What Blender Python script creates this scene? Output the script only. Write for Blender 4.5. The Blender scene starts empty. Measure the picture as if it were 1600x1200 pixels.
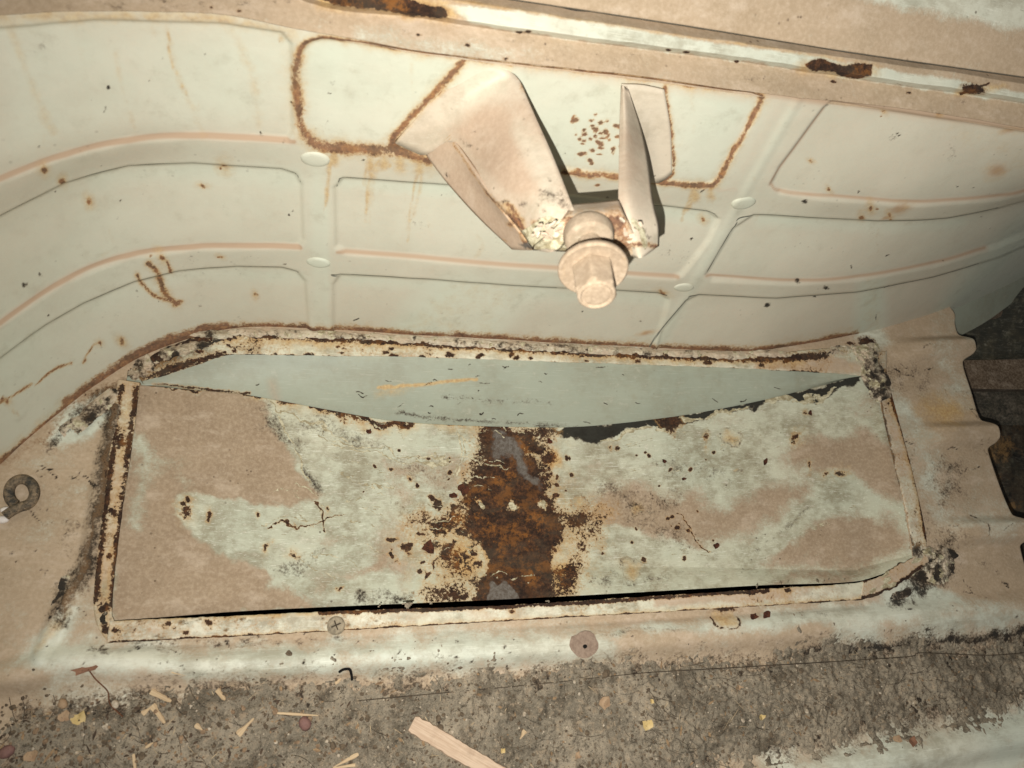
import bpy, bmesh, math, random
import numpy as np
from mathutils import Matrix, Vector
random.seed(7); rng = np.random.default_rng(11)
SC = bpy.context.scene

# ------------------------------------------------------------------ camera
F = 1150.0                                    # focal length in photograph pixels (1600 wide)
Xc = np.array([4100, 100, 1150.]); Xc /= np.linalg.norm(Xc)
Yc = np.array([-254, -2800, 1150.]); Yc -= Xc*(Yc@Xc); Yc /= np.linalg.norm(Yc)
Zc = np.cross(Xc, Yc)
M = np.stack([Xc, Yc, Zc], 1)                 # world -> (right, down, forward)
H = 0.655
C0 = np.array([0, 0, H])
cam_d = bpy.data.cameras.new('camera'); cam = bpy.data.objects.new('camera', cam_d)
SC.collection.objects.link(cam); SC.camera = cam
R = Matrix((M[0], -M[1], -M[2])).transposed()
cam.matrix_world = Matrix.Translation(Vector(C0)) @ R.to_4x4()
cam_d.sensor_width = 36; cam_d.lens = 36*F/1600; cam_d.clip_start = .01; cam_d.clip_end = 50
cam_d.dof.use_dof = True; cam_d.dof.focus_distance = .70; cam_d.dof.aperture_fstop = 9.0

# ------------------------------------------------------------------ light: dim surroundings and the phone's lamp beside the lens
W = bpy.data.worlds.new('World'); SC.world = W; W.use_nodes = True
bg = W.node_tree.nodes['Background']; bg.inputs[0].default_value = (.95, .97, 1.0, 1); bg.inputs[1].default_value = .07
ld = bpy.data.lights.new('phone_lamp', 'SPOT'); ld.energy = 27.5; ld.color = (1, .975, .932); ld.shadow_soft_size = .002; ld.spot_size = math.radians(172); ld.spot_blend = 1.0
lamp = bpy.data.objects.new('phone_lamp', ld); SC.collection.objects.link(lamp)
lamp.location = Vector(C0 + M.T@np.array([-.015, .030, -.01]))
lamp.rotation_euler = Vector(M.T@np.array([560., 60., F])).to_track_quat('-Z', 'Y').to_euler()
SC.view_settings.view_transform = 'Standard'; SC.view_settings.look = 'None'
SC.view_settings.exposure = 0; SC.view_settings.gamma = 1

# ------------------------------------------------------------------ geometry helpers
def rays(P):
    P = np.asarray(P, float).reshape(-1, 2)
    d = np.column_stack([P[:, 0]-800, P[:, 1]-600, np.full(len(P), F)])
    return d@M
def at_z(P, z=0.):
    r = rays(P); z = np.broadcast_to(np.asarray(z, float), (len(r),))
    return C0 + r*((z-H)/r[:, 2])[:, None]
WN = np.cross([1, 0, 0], [-.06, .156, .98]); WN /= np.linalg.norm(WN)
WP = at_z([(500, 518)])[0]
def at_w(P, e=0.):                            # a point e metres in front of the leaning wall plane
    r = rays(P); e = np.broadcast_to(np.asarray(e, float), (len(r),))
    t = ((WP-C0)@WN + e)/(r@WN)
    return C0 + r*t[:, None]
def to_px(V):
    q = (np.asarray(V)-C0)@M.T
    z = np.maximum(q[..., 2], .05)
    return np.stack([q[..., 0]/z*F+800, q[..., 1]/z*F+600], -1)
def spl(pts, n=12):                           # Catmull-Rom through the points
    p = np.asarray(pts, float)
    if len(p) < 3: 
        t = np.linspace(0, 1, n)[:, None]; return p[0]*(1-t)+p[-1]*t
    q = np.vstack([2*p[0]-p[1], p, 2*p[-1]-p[-2]]); out = []
    for i in range(1, len(q)-2):
        t = np.linspace(0, 1, n, endpoint=False)[:, None]
        a, b, c, d = q[i-1], q[i], q[i+1], q[i+2]
        out.append(.5*((2*b)+(-a+c)*t+(2*a-5*b+4*c-d)*t*t+(-a+3*b-3*c+d)*t**3))
    out.append(p[-1:]); return np.vstack(out)
def sst(a, b, x):
    t = np.clip((x-a)/(b-a), 0, 1); return t*t*(3-2*t)
def hsh(ix, iy, s):
    n = (ix.astype(np.int64)*374761393 + iy.astype(np.int64)*668265263 + s*974634777) & 0x7fffffff
    n = ((n ^ (n >> 13))*1274126177) & 0x7fffffff
    return ((n ^ (n >> 16)) & 0xffff)/65535.
def vn(P, sc, s=0):
    x = P[..., 0]/sc; y = P[..., 1]/sc
    ix = np.floor(x); iy = np.floor(y); fx = x-ix; fy = y-iy
    fx = fx*fx*(3-2*fx); fy = fy*fy*(3-2*fy)
    a = hsh(ix, iy, s); b = hsh(ix+1, iy, s); c = hsh(ix, iy+1, s); d = hsh(ix+1, iy+1, s)
    return (a*(1-fx)+b*fx)*(1-fy)+(c*(1-fx)+d*fx)*fy
def fbm(P, sc, s=0, o=4):
    r = 0; a = .5; t = 0
    for k in range(o):
        r = r+a*vn(P, sc, s+k*17); t += a; a *= .55; sc *= .5
    return r/t

# ------------------------------------------------------------------ dirt and wear maps, kept per vertex
NAMES = ('dust', 'rust', 'stain', 'grime', 'bare', 'chip', 'line')
class Map:
    def __init__(s, P, warp=3.0, seed=0, big=0., sf=1.):
        sh = P.shape[:-1]; s.sh = sh; s.sf = sf; P = P.reshape(-1, 2)
        w = np.column_stack([fbm(P, 14, seed+1, 3)-.5, fbm(P, 14, seed+2, 3)-.5])*2*warp
        if big: w += np.column_stack([fbm(P, 70, seed+3, 6)-.5, fbm(P, 45, seed+4, 6)-.5])*2*big
        s.P0 = P; s.P = P+w; s.f = {k: np.zeros(len(P)) for k in NAMES}; s.f['line'] += 20
    def _dist(s, pts, m, P):
        pts = np.asarray(pts, float); Q = P[m]; d = np.full(len(Q), 1e9)
        for a, b in zip(pts[:-1], pts[1:]):
            ab = b-a; t = np.clip(((Q-a)@ab)/max(ab@ab, 1e-9), 0, 1)
            d = np.minimum(d, np.hypot(*(Q-a-t[:, None]*ab).T))
        return d
    def _bb(s, pts, pad, P):
        pts = np.asarray(pts, float); lo = pts.min(0)-pad; hi = pts.max(0)+pad
        return np.nonzero(((P > lo) & (P < hi)).all(1))[0]
    def stroke(s, k, pts, w, amp=1., warp=True, smooth=True):
        P = s.P if warp else s.P0
        if smooth and len(pts) > 2: pts = spl(pts, 6)
        m = s._bb(pts, 2*w, P)
        if len(m):
            mod = (.62+.76*fbm(s.P0[m], 24, 51, 3)) if (k in ('rust', 'stain', 'chip') and warp) else 1.
            s.f[k][m] = np.maximum(s.f[k][m], amp*mod*np.clip(1-.5*s._dist(pts, m, P)/w, 0, 1))
    def line(s, pts):
        pts = spl(pts, 8); m = s._bb(pts, 20, s.P0)
        if len(m): s.f['line'][m] = np.minimum(s.f['line'][m], s._dist(pts, m, s.P0))
    def sd(s, pts, m, P):
        pts = np.asarray(pts, float); pts = np.vstack([pts, pts[:1]]); Q = P[m]
        d = s._dist(pts, m, P); ins = np.zeros(len(Q), bool)
        for a, b in zip(pts[:-1], pts[1:]):
            c = (a[1] > Q[:, 1]) != (b[1] > Q[:, 1])
            with np.errstate(divide='ignore', invalid='ignore'):
                xx = (b[0]-a[0])*(Q[:, 1]-a[1])/(b[1]-a[1])+a[0]
            ins ^= c & (Q[:, 0] < xx)
        return np.where(ins, -d, d)
    def poly(s, k, pts, soft=6, amp=1., sub=False, warp=True):
        soft = soft*(s.sf if k in ('dust', 'rust', 'stain') and warp else 1.)
        P = s.P if warp else s.P0; m = s._bb(pts, soft*1.1, P)
        if not len(m): return
        v = amp*np.clip(.5-s.sd(pts, m, P)/(2*soft), 0, 1)
        s.f[k][m] = s.f[k][m]*(1-v) if sub else np.maximum(s.f[k][m], v)
    def blob(s, k, x, y, rx, ry=None, ang=0, amp=1., sub=False, warp=True):
        ry = ry or rx; P = s.P if warp else s.P0; r = 2.1*max(rx, ry)
        m = s._bb([(x, y)], r, P)
        if not len(m): return
        d = P[m]-[x, y]; a = math.radians(ang); c, n = math.cos(a), math.sin(a)
        q = np.hypot((d[:, 0]*c+d[:, 1]*n)/rx, (-d[:, 0]*n+d[:, 1]*c)/ry)
        v = amp*np.clip(1-.5*q, 0, 1)
        s.f[k][m] = s.f[k][m]*(1-np.clip(v*1.6, 0, 1)) if sub else np.maximum(s.f[k][m], v)
    def get(s): return {k: v for k, v in s.f.items()}

def link(name, me, mat=None, parent=None, label=None, cat=None, group=None, kind=None):
    o = bpy.data.objects.new(name, me); SC.collection.objects.link(o)
    if mat and me and not me.materials: me.materials.append(mat)
    if parent: o.parent = parent
    for k, v in (('label', label), ('category', cat), ('group', group), ('kind', kind)):
        if v: o[k] = v
    return o
def pymesh(name, V, Fc, smooth=True, attrs=None):
    me = bpy.data.meshes.new(name); me.from_pydata([tuple(map(float, v)) for v in V], [], Fc)
    if smooth: me.polygons.foreach_set('use_smooth', [True]*len(me.polygons))
    for k, v in (attrs or {}).items():
        me.attributes.new(k, 'FLOAT', 'POINT').data.foreach_set('value', np.asarray(v, np.float32))
    me.update(); return me
def grid_mesh(name, V, keep=None, attrs=None):
    ny, nx = V.shape[:2]; idx = np.arange(ny*nx).reshape(ny, nx)
    q = np.stack([idx[:-1, :-1], idx[:-1, 1:], idx[1:, 1:], idx[1:, :-1]], -1).reshape(-1, 4)
    if keep is not None: q = q[keep.reshape(-1)]
    used = np.unique(q); rm = np.zeros(ny*nx, np.int64); rm[used] = np.arange(len(used)); q = rm[q]
    co = V.reshape(-1, 3)[used]
    me = bpy.data.meshes.new(name)
    me.vertices.add(len(co)); me.vertices.foreach_set('co', co.astype(np.float32).ravel())
    me.loops.add(q.size); me.loops.foreach_set('vertex_index', q.astype(np.int32).ravel())
    me.polygons.add(len(q)); me.polygons.foreach_set('loop_start', np.arange(0, q.size, 4, dtype=np.int32))
    me.polygons.foreach_set('use_smooth', np.ones(len(q), bool))
    for k, v in (attrs or {}).items():
        me.attributes.new(k, 'FLOAT', 'POINT').data.foreach_set('value', v.reshape(-1)[used].astype(np.float32))
    me.update(calc_edges=True); me.validate()
    return me
def flip_up(me):                              # make the faces look at the viewer side
    n = np.zeros(len(me.polygons)*3); me.polygons.foreach_get('normal', n)
    c = np.zeros(len(me.polygons)*3); me.polygons.foreach_get('center', c)
    if ((C0-c.reshape(-1, 3))*n.reshape(-1, 3)).sum() < 0: me.flip_normals()
    return me
def put(V, nrm_or_none=None): pass

# ------------------------------------------------------------------ materials
def L(c): return tuple(((v/255.)/12.92 if v/255. <= .04045 else ((v/255.+.055)/1.055)**2.4) for v in c)+(1,)
class NT:
    def __init__(s, name):
        s.m = bpy.data.materials.new(name); s.m.use_nodes = True; s.t = s.m.node_tree; s.t.nodes.clear()
        s.out = s.n('ShaderNodeOutputMaterial'); s.b = s.n('ShaderNodeBsdfPrincipled'); s.l(s.b.outputs[0], s.out.inputs[0])
        s.co = s.n('ShaderNodeTexCoord').outputs['Object']
    def n(s, t, **k):
        x = s.t.nodes.new(t)
        for a, b in k.items(): setattr(x, a, b)
        return x
    def l(s, a, b): s.t.links.new(a, b)
    def put(s, sock, v):
        if isinstance(v, bpy.types.NodeSocket): s.l(v, sock)
        else: sock.default_value = v
    def mth(s, op, a, b=0., c=None, clamp=False):
        x = s.n('ShaderNodeMath', operation=op); x.use_clamp = clamp; s.put(x.inputs[0], a); s.put(x.inputs[1], b)
        if c is not None: s.put(x.inputs[2], c)
        return x.outputs[0]
    def noise(s, sc, det=4, rough=.6, stretch=None, out='Fac', off=0, dist=0.):
        x = s.n('ShaderNodeTexNoise'); x.inputs['Scale'].default_value = sc; x.inputs['Detail'].default_value = det
        x.inputs['Roughness'].default_value = rough; x.inputs['Distortion'].default_value = dist
        mp = s.n('ShaderNodeMapping'); s.l(s.co, mp.inputs[0]); mp.inputs['Location'].default_value = (off, off*.7, off*1.3)
        if stretch: mp.inputs['Rotation'].default_value = stretch[1]; mp.inputs['Scale'].default_value = stretch[0]
        s.l(mp.outputs[0], x.inputs['Vector']); return x.outputs[out]
    def step(s, v, a, b, lo=0., hi=1.):
        x = s.n('ShaderNodeMapRange', interpolation_type='SMOOTHSTEP'); s.put(x.inputs[0], v)
        x.inputs[1].default_value = a; x.inputs[2].default_value = b; x.inputs[3].default_value = lo; x.inputs[4].default_value = hi
        return x.outputs[0]
    def mix(s, f, a, b, mode='MIX'):
        x = s.n('ShaderNodeMix', data_type='RGBA', blend_type=mode); s.put(x.inputs[0], f); s.put(x.inputs[6], a); s.put(x.inputs[7], b)
        return x.outputs[2]
    def att(s, k): 
        x = s.n('ShaderNodeAttribute'); x.attribute_name = k; return x.outputs['Fac']
    def ramp(s, f, stops):
        x = s.n('ShaderNodeValToRGB'); e = x.color_ramp.elements
        while len(e) < len(stops): e.new(.5)
        for q, (p, c) in zip(e, stops): q.position = p; q.color = c
        s.put(x.inputs[0], f); return x.outputs[0]
    def bump(s, h, st=.3, d=.001, prev=None):
        x = s.n('ShaderNodeBump'); x.inputs['Strength'].default_value = st; x.inputs['Distance'].default_value = d
        s.put(x.inputs['Height'], h)
        if prev: s.l(prev, x.inputs['Normal'])
        return x.outputs[0]

def worn_metal(name, pa, pb, da, db, dsoft=.25, dn=.5, rn=.75, speck=.5, scr=.5, rp=None, rk=1., rs=.04, film=.3, pale=.35, deep=None, sk=.85, orng=.6, hc=(176, 136, 84), lines=True, stn=.4):
    t = NT(name)
    nl = t.noise(7, 5, .6); nm = t.noise(60, 6, .68, off=3); nf = t.noise(330, 4, .7, off=5); nh = t.noise(1400, 2, .6, off=9)
    paint = t.mix(t.step(nl, .35, .65), L(pa), L(pb))
    paint = t.mix(t.mth('MULTIPLY', t.step(nm, .52, .75), .35), paint, L((150, 146, 122)))
    fl_ = t.noise(15, 9, .72, off=17); fl2 = t.noise(70, 8, .75, ((1, 1.7, 1.3), (0, 0, .3)), off=19)
    paint = t.mix(t.mth('MULTIPLY', t.step(t.mth('ADD', t.mth('MULTIPLY', fl_, .6), t.mth('MULTIPLY', fl2, .4)), .44, .62), film), paint, L((122, 110, 84)))
    paint = t.mix(t.mth('MULTIPLY', t.step(fl2, .56, .70), film*.6), paint, L((228, 224, 204)))
    # scratches: strongly stretched noise, two directions
    s1 = t.noise(42, 2, .5, ((1, 34, 20), (0, 0, .12)), off=2, dist=.25); s2 = t.noise(38, 2, .5, ((1, 42, 30), (.3, 0, -.5)), off=6, dist=.3)
    lt = t.mth('MULTIPLY', t.step(s1, .61, .68), scr); dk = t.mth('MULTIPLY', t.mth('MULTIPLY', t.step(s2, .70, .735), t.step(nl, .42, .56)), scr*.9)
    paint = t.mix(lt, paint, L((226, 226, 208))); paint = t.mix(dk, paint, L((92, 88, 70)))
    dustc = t.mix(t.step(t.noise(23, 5, .65, off=8), .3, .7), L(da), L(db))
    dustc = t.mix(t.mth('MULTIPLY', t.step(nf, .35, .75), .35), dustc, L((205, 184, 158)))
    dustc = t.mix(t.mth('MULTIPLY', t.step(nh, .62, .8), .35), dustc, L((96, 76, 58)))
    n1 = t.noise(34, 10, .74, off=31); n2 = t.noise(70, 9, .78, off=41); n3 = t.noise(30, 9, .72, ((1, 1.8, 1.4), (0, 0, .35)), off=51); n4 = t.noise(420, 5, .72, off=61)
    dustc = t.mix(t.mth('MULTIPLY', t.step(n3, .5, .68), pale), dustc, L((206, 188, 166)))
    if deep: dustc = t.mix(t.step(t.att('dust'), .85, 1.3), dustc, L(deep))
    dv = t.mth('ADD', t.att('dust'), t.mth('MULTIPLY', t.mth('SUBTRACT', t.mth('ADD', t.mth('ADD', t.mth('MULTIPLY', n1, .4), t.mth('MULTIPLY', n4, .25)), t.mth('MULTIPLY', n3, .35)), .5), dn))
    dm = t.mth('MULTIPLY', t.step(dv, .5-dsoft, .5+dsoft), .96)
    col = t.mix(dm, paint, dustc)
    # ochre stains; also tints the painted sunlight patches of the wall
    sv = t.mth('ADD', t.att('stain'), t.mth('MULTIPLY', t.mth('SUBTRACT', n2, .5), stn*3)); sv = t.mth('MULTIPLY', sv, t.step(t.att('stain'), .0, .25))
    sm = t.mth('MULTIPLY', t.step(sv, .12, .95), sk)
    col = t.mix(sm, col, t.ramp(nf, [(.3, L((162, 120, 70))), (.7, L((204, 176, 120)))]))
    # grime
    gv = t.mth('ADD', t.att('grime'), t.mth('MULTIPLY', t.mth('SUBTRACT', t.mth('ADD', t.mth('MULTIPLY', n2, .6), t.mth('MULTIPLY', n4, .4)), .5), 3.))
    gm = t.mth('MULTIPLY', t.step(gv, .3, .85), t.step(t.att('grime'), .02, .15))
    gc = t.mix(t.step(gv, .45, 1.0), t.ramp(nh, [(.35, L((66, 54, 42))), (.7, L((104, 86, 66)))]), L((15, 12, 10)))
    col = t.mix(t.mth('MULTIPLY', gm, .95), col, gc)
    # speckles of dirt
    vo = t.n('ShaderNodeTexVoronoi'); vo.inputs['Scale'].default_value = 150; t.l(t.co, vo.inputs['Vector'])
    dt = t.mth('MULTIPLY', t.step(vo.outputs['Distance'], .10, .20, 1, 0), t.step(t.noise(26, 3, .7, off=12), .56, .66))
    col = t.mix(t.mth('MULTIPLY', dt, speck), col, L((74, 58, 42)))
    # rust
    rv = t.mth('ADD', t.att('rust'), t.mth('MULTIPLY', t.mth('SUBTRACT', t.mth('ADD', t.mth('MULTIPLY', n2, .55), t.mth('MULTIPLY', n4, .45)), .5), rn*3.))
    rg = t.step(t.att('rust'), .03, .2)
    halo = t.mth('MULTIPLY', t.step(rv, .12, .5), rg); rm = t.mth('MULTIPLY', t.mth('MULTIPLY', t.step(rv, .5-rs, .5+rs), rg), rk)
    col = t.mix(t.mth('MULTIPLY', halo, .55), col, L(hc))
    rc = t.ramp(t.mth('ADD', t.mth('MULTIPLY', nf, .55), t.mth('MULTIPLY', t.noise(75, 5, .7, off=21), .45)),
                rp or [(.36, L((30, 21, 16))), (.48, L((50, 34, 24))), (.56, L((72, 48, 32))), (.64, L((106, 70, 40))), (.74, L((150, 106, 60)))])
    rc = t.mix(t.mth('MULTIPLY', t.step(n3, .46, .62), .55), rc, L((74, 62, 48)))
    rc = t.mix(t.mth('MULTIPLY', t.step(t.noise(48, 9, .8, off=71), .49, .60), t.mth('MULTIPLY', t.step(t.att('stain'), .2, .9), orng)), rc, L((150, 96, 42)))
    col = t.mix(rm, col, rc)
    # bare steel and pale chips
    bv = t.mth('ADD', t.att('bare'), t.mth('MULTIPLY', t.mth('SUBTRACT', n2, .5), 1.6)); bm = t.mth('MULTIPLY', t.step(bv, .4, .8), t.step(t.att('bare'), .05, .2))
    col = t.mix(bm, col, t.mix(t.step(nf, .3, .7), L((112, 106, 98)), L((84, 74, 64))))
    cv = t.mth('ADD', t.att('chip'), t.mth('MULTIPLY', t.mth('SUBTRACT', n2, .5), 1.7)); cm = t.mth('MULTIPLY', t.step(cv, .46, .52), t.step(t.att('chip'), .03, .2))
    chc = t.mix(t.step(t.noise(120, 5, .75, ((1, 1.6, 1.6), (0, 0, 0)), off=14), .42, .6), L((146, 134, 104)), L((196, 188, 158)))
    col = t.mix(cm, col, chc)
    h = t.mth('ADD', t.mth('MULTIPLY', rm, t.mth('ADD', t.mth('MULTIPLY', nf, 1.6), -.9)), t.mth('MULTIPLY', cm, .5))
    h = t.mth('ADD', h, t.mth('MULTIPLY', dm, t.mth('ADD', .25, t.mth('MULTIPLY', nh, .15))))
    h = t.mth('ADD', h, t.mth('MULTIPLY', gm, t.mth('MULTIPLY', nf, .8)))
    h = t.mth('SUBTRACT', h, t.mth('MULTIPLY', lt, .2))
    if lines:
        lm = t.step(t.att('line'), .5, 1.5, 1, 0); lm = t.mth('MULTIPLY', lm, t.step(nm, .34, .48, .45, 1))
        col = t.mix(t.mth('MULTIPLY', lm, .85), col, L((84, 86, 78)))
        h = t.mth('SUBTRACT', h, t.mth('MULTIPLY', lm, 1.))
    ro = t.mth('ADD', .46, t.mth('MULTIPLY', t.mth('MAXIMUM', dm, t.mth('MAXIMUM', rm, gm)), .45)); ro = t.mth('ADD', ro, t.mth('MULTIPLY', nf, .12))
    t.l(col, t.b.inputs['Base Color']); t.l(ro, t.b.inputs['Roughness']); t.b.inputs['Specular IOR Level'].default_value = .32
    b1 = t.bump(nl, .25, .004)
    t.l(t.bump(h, .55, .0011, b1), t.b.inputs['Normal'])
    return t.m

RW = [(.34, L((88, 62, 48))), (.46, L((116, 84, 64))), (.54, L((138, 100, 72))), (.62, L((162, 122, 82))), (.72, L((180, 144, 100)))]
MW = worn_metal('side_panel_paint', (196, 200, 180), (203, 203, 183), (190, 181, 160), (197, 188, 167), dsoft=.6, dn=1.0, speck=.22, scr=.08, rp=RW, rs=.14, rk=.92, film=.10, rn=.8, pale=.2, deep=(178, 152, 126), sk=.75, orng=.4)
MF = worn_metal('floor_paint', (196, 199, 181), (204, 202, 182), (158, 137, 110), (170, 148, 121), dsoft=.3, dn=2.5, speck=.7, scr=.35, film=.5, pale=.4, hc=(138, 108, 76))
MT = worn_metal('tray_paint', (180, 182, 160), (191, 189, 165), (140, 119, 95), (152, 131, 106), dsoft=.3, dn=2.5, speck=.8, scr=.5, rn=1.0, film=.8, pale=.35, orng=.6)
MS = worn_metal('skin_paint', (151, 156, 138), (159, 163, 144), (160, 150, 130), (168, 156, 136), dsoft=.5, speck=.2, scr=.10, film=.3)
MB = worn_metal('bracket_paint', (198, 187, 166), (202, 188, 166), (168, 144, 121), (182, 158, 134), dsoft=.4, dn=1.8, speck=.5, scr=.1, rp=RW, rs=.14, film=.35)
MBT = worn_metal('bolt_paint', (150, 138, 118), (158, 144, 122), (132, 115, 95), (146, 127, 104), dsoft=.4, dn=1.8, speck=.7, scr=.05, rp=RW, rs=.14, film=.5, pale=.2)
MFL = worn_metal('flange_paint', (202, 199, 175), (210, 204, 181), (174, 152, 127), (184, 163, 138), dsoft=.3, dn=2.2, speck=.7, scr=.3, rn=1.0, film=.85, hc=(168, 130, 84))

def simple(name, ca, cb, sc=60, rough=.85, bump=.5, dist=.001, det=5, cc=None):
    t = NT(name); n1 = t.noise(sc, det, .7); n2 = t.noise(sc*6, 4, .7, off=4)
    c = t.mix(t.step(n1, .35, .65), L(ca), L(cb))
    if cc: c = t.mix(t.step(n2, .55, .68), c, L(cc))
    t.l(c, t.b.inputs['Base Color']); t.b.inputs['Roughness'].default_value = rough
    t.b.inputs['Specular IOR Level'].default_value = .25
    t.l(t.bump(n2, bump, dist), t.b.inputs['Normal']); return t.m
M_black = simple('matte_black', (13, 12, 11), (22, 19, 16), 40, .95)  # matte black: painted shade of the tray gap, also twig and hole
M_rust = simple('rust_flake', (48, 28, 22), (84, 48, 32), 200, .9, .8, cc=(120, 70, 40))
M_dark = simple('dark_underbody', (40, 38, 33), (56, 53, 45), 14, .9, .6, .002)
M_tanb = simple('dusty_crossmember', (104, 82, 62), (120, 96, 74), 20, .9)
M_wood = None

# ------------------------------------------------------------------ 1. the leaning side panel with its pressed fields
K0 = [(-160, 900), (-60, 795), (0, 730), (60, 676), (130, 617), (220, 562), (300, 532), (380, 516), (500, 518), (640, 526), (800, 535), (1000, 545), (1100, 550), (1180, 551), (1260, 541), (1340, 526), (1410, 508), (1483, 484), (1600, 432), (1720, 370)]
K1 = [(-160, 715), (-60, 614), (0, 562), (70, 510), (130, 475), (210, 442), (280, 425), (370, 418), (470, 423), (530, 429), (800, 447), (1040, 459), (1080, 462), (1215, 468), (1337, 459), (1460, 435), (1560, 405), (1700, 345)]
K1r = [(-160, 650), (-60, 556), (0, 508), (100, 440), (200, 402), (300, 388), (400, 386), (470, 388), (530, 394), (700, 409), (880, 423), (1060, 436), (1105, 438), (1240, 443), (1340, 437), (1460, 415), (1560, 385), (1700, 325)]
K2 = [(-160, 450), (-60, 376), (0, 340), (100, 290), (200, 262), (300, 257), (440, 267), (530, 279), (700, 291), (900, 308), (1110, 332), (1180, 338), (1370, 347), (1480, 342), (1560, 328), (1700, 290)]
K2r = [(-160, 385), (-60, 315), (0, 283), (100, 245), (200, 222), (300, 215), (460, 222), (560, 232), (640, 240), (800, 256), (950, 274), (1060, 288), (1205, 298), (1300, 311), (1420, 318), (1560, 311), (1700, 280)]
K3 = [(-160, 40), (0, 26), (150, 18), (350, 24), (460, 44), (560, 62), (700, 86), (1000, 120), (1200, 148), (1400, 168), (1600, 200), (1750, 225)]
ZK = [0, .0835, .1135, .190, .225, .312]
XS = np.arange(-.52, 1.15, .0015); ZS = np.arange(-.012, .3121, .0015)
rows = []
for K, z in zip([K0, K1, K1r, K2, K2r, K3], ZK):
    p = at_z(spl(K, 10), z); xp = p[:, 0]+.06*z; o = np.argsort(xp); xp = xp[o]; yp = p[o, 1]
    a0 = (yp[6]-yp[0])/(xp[6]-xp[0]); a1 = (yp[-1]-yp[-7])/(xp[-1]-xp[-7])
    y = np.interp(XS, xp, yp); y = np.where(XS < xp[0], yp[0]+a0*(XS-xp[0]), y); y = np.where(XS > xp[-1], yp[-1]+a1*(XS-xp[-1]), y)
    k = np.hanning(25); k /= k.sum(); y = np.convolve(np.pad(y, 12, mode='reflect', reflect_type='odd'), k, 'valid'); rows.append(y)
rows = np.array(rows)
YB = np.empty((len(ZS), len(XS)))
for i, z in enumerate(ZS):
    j = min(max(np.searchsorted(ZK, z)-1, 0), 4); f = (z-ZK[j])/(ZK[j+1]-ZK[j]); YB[i] = rows[j]*(1-f)+rows[j+1]*f
k = np.hanning(45); k /= k.sum(); pad = np.pad(YB, ((22, 22), (0, 0)), mode='reflect', reflect_type='odd')
YB = sum(k[i]*pad[i:i+len(ZS)] for i in range(45))
XX, ZZ = np.meshgrid(XS, ZS); WV = np.stack([XX-.06*ZZ, YB, ZZ], -1)
WPX = to_px(WV)
wm = Map(WPX, 2.2, 5)
seam_r = [(1480, 482), (1540, 400), (1610, 325)]
panels = [
 [(-300, 760), (-60, 614), (0, 562), (70, 510), (130, 475), (210, 442), (280, 425), (370, 418), (440, 420), (464, 426), (477, 441), (486, 560), (486, 640), (-300, 1100)],
 [(520, 640), (521, 446), (531, 431), (660, 438), (800, 447), (1030, 458), (1044, 468), (1036, 500), (990, 640)],
 [(1000, 640), (1034, 515), (1072, 470), (1092, 462), (1215, 468), (1337, 459), (1460, 435), (1560, 405), (1760, 320), (1760, 700)],
 [(-300, 560), (-60, 376), (0, 340), (100, 290), (200, 262), (300, 257), (440, 266), (462, 274), (471, 290), (474, 375), (468, 388), (400, 387), (300, 389), (200, 403), (100, 441), (0, 509), (-60, 557), (-300, 740)],
 [(523, 295), (536, 280), (700, 291), (900, 308), (1105, 331), (1123, 343), (1108, 375), (1066, 430), (1054, 435), (880, 422), (700, 409), (540, 396), (525, 386)],
 [(1103, 430), (1146, 358), (1178, 338), (1370, 347), (1480, 342), (1560, 328), (1760, 275), (1760, 305), (1560, 386), (1460, 416), (1340, 438), (1240, 444), (1112, 438)],
 [(-300, 60), (0, 48), (150, 34), (350, 40), (440, 52), (455, 70), (457, 205), (450, 221), (300, 215), (200, 222), (100, 246), (0, 284), (-300, 470)],
 [(1287, 170), (1300, 160), (1620, 210), (1760, 230), (1760, 270), (1560, 312), (1420, 319), (1300, 312), (1218, 302), (1205, 290), (1218, 262)],
]
plate = [(470, 84), (484, 66), (505, 61), (560, 68), (730, 94), (1000, 124), (1175, 147), (1188, 154), (1186, 172), (1150, 235), (1122, 284), (1100, 292), (950, 275), (640, 240), (500, 230), (478, 216), (468, 190)]
rec = np.zeros(WPX.shape[:2]).ravel(); P0 = wm.P0; bot = np.zeros(len(P0))
for pl in panels:
    m = wm._bb(pl, 12, P0)
    if len(m):
        s_ = wm.sd(pl, m, P0); rec[m] = np.maximum(rec[m], sst(4.5, -4.5, s_))
m = wm._bb(plate, 12, P0); pr = np.zeros(len(P0)); pr[m] = sst(3, -4, wm.sd(plate, m, P0))
disp = (rec*.0028 + pr*.0022).reshape(XX.shape)
disp += (fbm(WPX, 160, 9, 3)-.5)*.003
rb = wm.P0; hl = np.zeros(len(rb))                     # soft spine pressed along the slanting rib
m = wm._bb([(1290, 120), (1000, 620)], 30, rb); hl[m] = sst(11, 0, wm._dist([(1262, 130), (1018, 560)], m, rb))
disp -= hl.reshape(XX.shape)*.0006
WV[..., 1] += disp
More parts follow.
